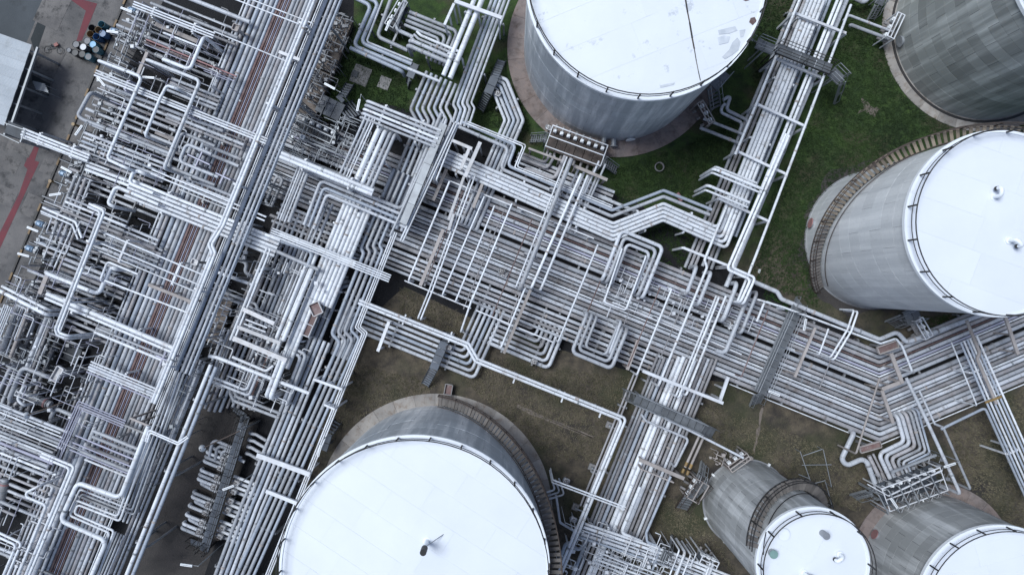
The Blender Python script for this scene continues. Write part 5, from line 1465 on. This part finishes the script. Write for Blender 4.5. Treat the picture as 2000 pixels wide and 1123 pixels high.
plate_box('drip_tray', 'small rusty basin at the foot of the bottom tank stair', (876, 760), 20, 14, .5, 'rust', 'concrete_plain', 80)
plate_box('drip_tray', 'brown dimpled crate at the chevron point', (1732, 678), 40, 14, 2.6, 'rust', 'beige', 20)
plate_box('drip_tray', 'rusty trough beside the broad white knee', (1698, 872), 42, 12, 2.2, 'rust', 'beige', 16)
plate_box('junction_box', 'big slanted white panel beside the black pit', (114, 730), 30, 14, 3.4, 'dirty_white', 'dirty_white', 60)
plate_box('junction_box', 'small white box on the pipes behind the rack', (592, 269), 7, 7, 3.2, 'lamp_white')
plate_box('junction_box', 'beige square box beside the field top', (462, 56), 12, 12, 4.0, 'beige')
plate_box('junction_box', 'white junction box on the bridge end of slim uprights', (382, 512), 12, 10, 4.6, 'dirty_white')
plate_box('drip_tray', 'dark blue basin in the black pit', (142, 690), 34, 30, .6, 'steel_dark', 'steel_dark')
for i, (x, y) in enumerate(((1190, 830), (1156, 912), (1124, 990))):
    c = W(x, y, .25); e = empty('anchor_block', (c.x, c.y, 0)); box('footing', (c.x, c.y, .15), (.55, .55, .3), 'concrete_plain', e, R(-22)); rod('stub', (c.x, c.y, .3), (c.x, c.y, .7), .1, 'galv', e)
    rod('arm', (c.x, c.y, .7), W(x + 16, y + 9, .7), .06, 'galv', e); tag(e, lab(f'{ORD[i]} concrete anchor block from the top beside the lower rack'), 'block', 'anchor blocks beside the lower rack')
for i, (x, y) in enumerate(((1006, 736), (1100, 773), (1174, 803), (790, 622), (880, 656))):
    frame((x + 3, y - 8), (x - 4, y + 12), 3.9, 'steel_white', f'{ORD[i]} slim bracket from the top under the long white pair' if i < 3 else ['slim bracket near bare soil under the long white pair', 'slim bracket by the dark stair under the long white pair'][i - 3], None, .12, posts=1)
o = lathe('manhole_ring', [(.3, .0), (.42, .0), (.42, .3), (.34, .3), (.34, -.2)], 'concrete_plain', None, 20, W(1287, 327)); tag(o, lab('dark round manhole ring in the green grass'), 'manhole')
o = rod('striped_cylinder', W(1322, 378, .25), W(1332, 392, .25), .2, 'pink', None, 14); tag(o, lab('pale red cylinder lying in grass beside the zigzag band'), 'cylinder')
for i, (x, y) in enumerate(((1483, 528), (1483, 531))):
    o = box('paper_scrap', W(x, y, .05), (.22, .18, .04), 'lamp_white', None, i); tag(o, lab(['white scrap on the green grass by the chevron start', 'second white scrap on the green grass by the chevron start'][i]), 'scrap')
# x braces over the field
for i, (x, y, s) in enumerate(((388, 312, 24), (436, 345, 16), (318, 700, 14))):
    e = empty('cross_brace', W(x, y)); z = 5.0
    for a in (65, -25):
        d = (math.cos(R(a)) * s, -math.sin(R(a)) * s)
        bar('brace', W(x - d[0], y - d[1], z), W(x + d[0], y + d[1], z), .1, .1, 'lavender', e)
        z += .12
    c = W(x, y, 4.9); bar('post', (c.x, c.y, 0), c, .14, .14, 'lavender', e)
    tag(e, lab(['lavender star brace inside the squared loops', 'lavender brace beside the white pair', 'lavender brace over the lower field'][i]), 'brace')

# ------------------------------------------------------------------ lamps
def lamp(px, py, ang, label, z=5.2, l=0.95, dx=.9):
    c = W(px, py, z); d = Vector((math.cos(R(ang)), math.sin(R(ang)), 0)); e = empty('flood_lamp', (c.x + d.x * dx, c.y + d.y * dx, 0))
    rod('pole', (c.x + d.x * dx, c.y + d.y * dx, 0), (c.x + d.x * dx, c.y + d.y * dx, z - .1), .04, 'galv', e)
    rod('arm', (c.x + d.x * dx, c.y + d.y * dx, z - .12), c - Vector((0, 0, .06)), .025, 'galv', e)
    box('lamp_housing', c, (l, .17, .1), 'lamp_white', e, R(ang)); box('reflector', c + Vector((0, 0, .06)), (l * .9, .05, .03), 'galv', e, R(ang))
    tag(e, lab(label), 'lamp', 'strip lamps on poles')
for x, y, a, l in ((247, 20, -22, 'strip lamp nearest the top edge by a blue motor'), (220, 63, -8, 'strip lamp beside the drum cluster'), (154, 255, 55, 'strip lamp over the kerb near the thick yard corner pipe'), (198, 160, -50, 'strip lamp below the long hook'),
                   (130, 332, -28, 'strip lamp above the bundle side motor'), (108, 380, 8, 'strip lamp above the second motor'), (64, 448, -22, 'strip lamp above the kerb by the lower motors'), (46, 498, -15, 'strip lamp at the lowest motor'),
                   (644, 169, -28, 'strip lamp beside the dark platform at the small lawn'), (700, 206, 78, 'strip lamp at the end of the corner bundle'), (364, 1103, -8, 'strip lamp at the bottom of the bare strip'), (624, 880, 75, 'strip lamp beside the bottom tank rim'),
                   (1512, 768, -22, 'strip lamp at the lower end of the grating bridge'), (1572, 634, 80, 'strip lamp at the upper end of the grating bridge'), (1855, 908, 18, 'strip lamp beside the caged manifold'), (1746, 982, -55, 'strip lamp over the edge of the low grey tank'),
                   (290, 152, -4, 'strip lamp in the gap under the first hook'), (446, 952, 20, 'strip lamp over the valve platform'), (758, 50, 66, 'strip lamp over the small lawn valves')):
    lamp(x, y, a, l)
def flood(px, py, label, yaw):
    c = W(px, py, 4.5); d = Vector((math.cos(R(yaw)), math.sin(R(yaw)), 0)); e = empty('spot_lamp', (c.x - d.x * 3.4, c.y - d.y * 3.4, 0))
    rod('mast', e.location, Vector((e.location.x, e.location.y, 4.4)), .07, 'galv', e); rod('arm', Vector((e.location.x, e.location.y, 4.4)), c, .05, 'rail_brown', e)
    lathe('lamp_shade', [(.06, .25), (.3, -.1), (.28, -.12), (.05, .2)], 'lamp_white', e, 14, c - e.location); tag(e, lab(label), 'lamp')
flood(394, 876, 'cone lamp on a long arm over the bare strip', 205)
flood(50, 812, 'cone lamp near the old exchanger', 200)
# scaffold poles beside the slim tank
e = empty('pole_frame', W(1600, 900))
for p, q in (((1563, 882), (1585, 945)), ((1608, 878), (1624, 950)), ((1566, 908), (1624, 907)), ((1568, 890), (1606, 877)), ((1585, 945), (1612, 938)), ((1612, 940), (1626, 990)), ((1560, 926), (1580, 934))):
    rod('pole', W(*p, 1.2), W(*q, 1.2), .035, 'galv', e, 6)
for x, y in ((1563, 882), (1608, 878), (1585, 945), (1624, 950), (1626, 990)):
    p = W(x, y, 1.2); rod('pole', (p.x, p.y, 0), p, .035, 'galv', e, 6)
tag(e, lab('thin bare pole frame beside the slim tank'), 'frame')
# yellow bands on the drop pipes, yellow bars where the leaning group passes the rail
for i, (x, y) in enumerate(((1342, 902), (1336, 915), (1351, 906), (1345, 919))):
    o = rod('pipe_band', W(x, y, 1.6), W(x - 3.5, y + 8, 1.6), M(3.0, 1.6), 'yellow_paint', None, 12); tag(o, lab(['upper yellow band on the first drop pipe', 'lower yellow band on the first drop pipe', 'upper yellow band on the second drop pipe', 'lower yellow band on the second drop pipe'][i]), 'band')
beam('yellow_bar', (1924, 786), (1956, 774), 4, 3.7, 'yellow_paint', 'yellow bar across the leaning groups at the chevron edge', .1, legs=False, cat='bar')
for i, (x, y) in enumerate(((143, 243), (98, 354))):
    p = W(x, y, .8); e = empty('bollard', (p.x, p.y, 0)); rod('bollard_post', (p.x, p.y, 0), (p.x, p.y, .75), .1, 'yellow_paint', e, 12); rod('bollard_cap', (p.x, p.y, .75), (p.x, p.y, .85), .15, 'yellow_paint', e, 12)
    tag(e, lab(['yellow hydrant post by the kerb above the shed bundle', 'yellow hydrant post by the kerb below the shed bundle'][i]), 'hydrant')

# ------------------------------------------------------------------ masses nobody could count: small pipework, grass
AD, BD = np.array([0.374, -0.927]), np.array([0.926, 0.378])
def in_poly(x, y, poly):
    c = False
    for i in range(len(poly)):
        (x1, y1), (x2, y2) = poly[i - 1], poly[i]
        if (y1 > y) != (y2 > y) and x < (x2 - x1) * (y - y1) / (y2 - y1) + x1: c = not c
    return c
def small_pipework(label, poly, n, zr, m, seed, rr=(0.5, 1.4), ll=(14, 70), boxes=0.18):
    rs = random.Random(seed)
    xs, ys = [p[0] for p in poly], [p[1] for p in poly]
    V, F, b, SM_ = [], [], 0, []
    while n > 0:
        x, y = rs.uniform(min(xs), max(xs)), rs.uniform(min(ys), max(ys))
        if not in_poly(x, y, poly): continue
        n -= 1
        z = rs.uniform(*zr); l = rs.uniform(*ll); r = rs.uniform(*rr)
        d = AD if rs.random() < .5 else BD
        e = BD if d is AD else AD
        t = rs.random()
        if t < boxes:
            c = W(x, y, z); s = rs.uniform(.06, .15)
            v = [(c.x + i * s, c.y + j * s, z + k * s) for i in (-1, 1) for j in (-1, 1) for k in (-1, 1)]
            V += v; F += [[b + q for q in f] for f in ((0, 1, 3, 2), (4, 6, 7, 5), (0, 4, 5, 1), (2, 3, 7, 6), (0, 2, 6, 4), (1, 5, 7, 3))]; b += 8; SM_ += [False] * 6
            continue
        pts = [(x - d[0] * l / 2, y - d[1] * l / 2, z), (x + d[0] * l / 2, y + d[1] * l / 2, z)]
        if t < .6:
            k = rs.uniform(6, 26) * rs.choice((-1, 1)); pts.append((pts[-1][0] + e[0] * k, pts[-1][1] + e[1] * k, z))
        P3 = [W(*p) for p in pts]
        if rs.random() < .7: P3.append(Vector((P3[-1].x, P3[-1].y, .1)))
        if rs.random() < .4: P3.insert(0, Vector((P3[0].x, P3[0].y, .1)))
        v, f, _, nn, kk = tube_data(P3, M(r, z), 6)
        V += v.tolist(); F += (f + b).tolist(); b += len(v); SM_ += [True] * len(f)
    o = mesh_obj('small_pipework', V, F, m, None, True)
    o.data.polygons.foreach_set('use_smooth', SM_)
    o['kind'] = 'stuff'; o['label'] = label; o['category'] = 'pipework'
ZL = [(262, 2), (460, 40), (395, 240), (420, 300), (330, 420), (230, 560), (200, 720), (150, 900), (140, 1000), (40, 1120), (-20, 1120), (-20, 620), (60, 500), (130, 330), (160, 240), (215, 130)]
ZK = [(250, 10), (300, 30), (210, 280), (130, 450), (60, 580), (120, 640), (100, 760), (20, 800), (-10, 620), (60, 500), (110, 380), (190, 160)]
small_pipework('fine white pipework through the western field', ZL, 150, (2.6, 4.4), 'steel_white', 21, (0.5, 1.3))
small_pipework('fine grey pipework low in the western field', ZL, 260, (0.6, 2.0), 'steel_grey', 22, (0.8, 2.0), boxes=.3)
small_pipework('fine pipework along the kerb', ZK, 260, (0.6, 3.4), 'galv', 23, (0.5, 1.4), (10, 40), .3)
small_pipework('fine lavender conduit in the western field', ZL, 60, (3.4, 4.8), 'lavender', 24, (0.4, .9), (20, 90), .05)
small_pipework('fine pipework round the dark bay', [(440, 480), (560, 470), (640, 560), (560, 800), (420, 760), (400, 640)], 140, (1.0, 4.4), 'steel_white', 25, (0.5, 1.3), (12, 50))
small_pipework('fine pipework behind the rack', [(560, 235), (720, 230), (690, 330), (560, 300)], 90, (1.0, 3.4), 'galv', 26, (0.5, 1.2), (12, 50))
small_pipework('fine pipework at the foot of the lower rack', [(1120, 1030), (1280, 1060), (1400, 1110), (1380, 1125), (1100, 1125)], 110, (1.6, 4.2), 'steel_white', 27, (0.5, 1.3), (12, 50))
small_pipework('fine pipework round the caged manifold', [(1700, 940), (1830, 880), (1870, 960), (1740, 1000)], 90, (0.4, 2.8), 'steel_grey', 28, (0.5, 1.4), (8, 30), .3)
small_pipework('fine pipework along the high rack', [(640, 10), (660, 20), (350, 800), (270, 1000), (250, 1000), (330, 790)], 130, (4.4, 5.4), 'galv', 29, (0.5, 1.1), (8, 40), .3)
small_pipework('fine pipework on the slab covered vaults', [(650, 20), (690, 40), (620, 235), (585, 235)], 110, (0.9, 2.6), 'steel_grey', 33, (0.5, 1.6), (8, 40), .35)
small_pipework('small fittings over the chevron start', [(1180, 520), (1480, 620), (1470, 660), (1180, 600)], 90, (1.4, 2.8), 'steel_white', 30, (0.5, 1.1), (8, 40), .25)
small_pipework('loose rusty scrap by the slim tank', [(1380, 890), (1460, 880), (1480, 900), (1400, 912)], 40, (0.1, 1.0), 'beige', 31, (0.5, 1.3), (6, 20), .5)

def grass(name, label, polys, n, m, seed, hh=(0.10, 0.28), avoid=()):
    rs = np.random.RandomState(seed)
    V, F = [], []
    cnt = 0
    for poly in polys:
        xs, ys = [p[0] for p in poly], [p[1] for p in poly]
        A_ = (max(xs) - min(xs)) * (max(ys) - min(ys))
        k = int(n * A_ / 400000.0)
        for _ in range(k):
            x, y = rs.uniform(min(xs), max(xs)), rs.uniform(min(ys), max(ys))
            if not in_poly(x, y, poly): continue
            if any((x - c[0]) ** 2 + (y - c[1]) ** 2 < c[2] ** 2 for c in avoid): continue
            p = W(x, y)
            for _b in range(4):
                a = rs.uniform(0, 6.283); h = rs.uniform(*hh); lean = rs.uniform(.4, 1.1) * h; w = rs.uniform(.015, .035)
                ox, oy = rs.normal(0, .07, 2)
                c, s = math.cos(a), math.sin(a)
                b = len(V)
                V += [(p.x + ox - s * w, p.y + oy + c * w, 0), (p.x + ox + s * w, p.y + oy - c * w, 0), (p.x + ox + c * lean, p.y + oy + s * lean, h)]
                F.append((b, b + 1, b + 2))
    o = mesh_obj(name, V, F, m)
    o['kind'] = 'stuff'; o['label'] = label; o['category'] = 'grass'
TK = [(1203, 96, 213), (1706, 469, 136), (850, 997, 230), (1458, 981, 94), (1822, 1100, 161), (1922, 58, 201)]
grass('grass', 'lush green grass round the upper tanks', [[(1480, 0), (1790, 0), (1770, 150), (1860, 262), (1680, 330), (1570, 480), (1600, 600), (1460, 540), (1500, 400), (1600, 200), (1650, 0), (1560, 0), (1470, 180)], [(1190, 330), (1330, 290), (1440, 230), (1420, 330), (1380, 420), (1300, 380), (1210, 410)], [(1220, 470), (1290, 410), (1390, 450), (1340, 540), (1300, 480)],
       [(680, 100), (790, 150), (800, 220), (720, 195), (650, 240), (640, 180)], [(960, 130), (1000, 160), (1040, 260), (1000, 250), (930, 250), (910, 225)], [(1780, 620), (1880, 612), (1810, 660)], [(725, 0), (800, 40), (780, 90), (740, 70)]], 40000, 'grass_green', 5, avoid=TK)
grass('dry_grass', 'withered brown grass round the lower tanks', [[(780, 560), (920, 620), (900, 660), (780, 620)], [(960, 700), (1240, 740), (1180, 900), (1080, 900), (900, 740)], [(1360, 780), (1700, 900), (1680, 1000), (1560, 960), (1440, 890), (1340, 840)], [(1850, 840), (2000, 760), (2000, 1080), (1880, 960)], [(1290, 960), (1380, 1020), (1440, 1120), (1280, 1040)], [(660, 700), (860, 750), (650, 850)]], 34000, 'grass_dry', 6, (0.06, 0.2), avoid=TK)
grass('weeds', 'rank green weeds in the upper rack and at grass edges', [[(1590, 0), (1630, 0), (1480, 370), (1450, 370)], [(1500, 560), (1560, 600), (1540, 620), (1490, 580)], [(1230, 500), (1280, 480), (1330, 540), (1290, 560)]], 16000, 'leaf_green', 9, (0.15, 0.4), avoid=TK)
print('OBJECTS', len(bpy.data.objects))
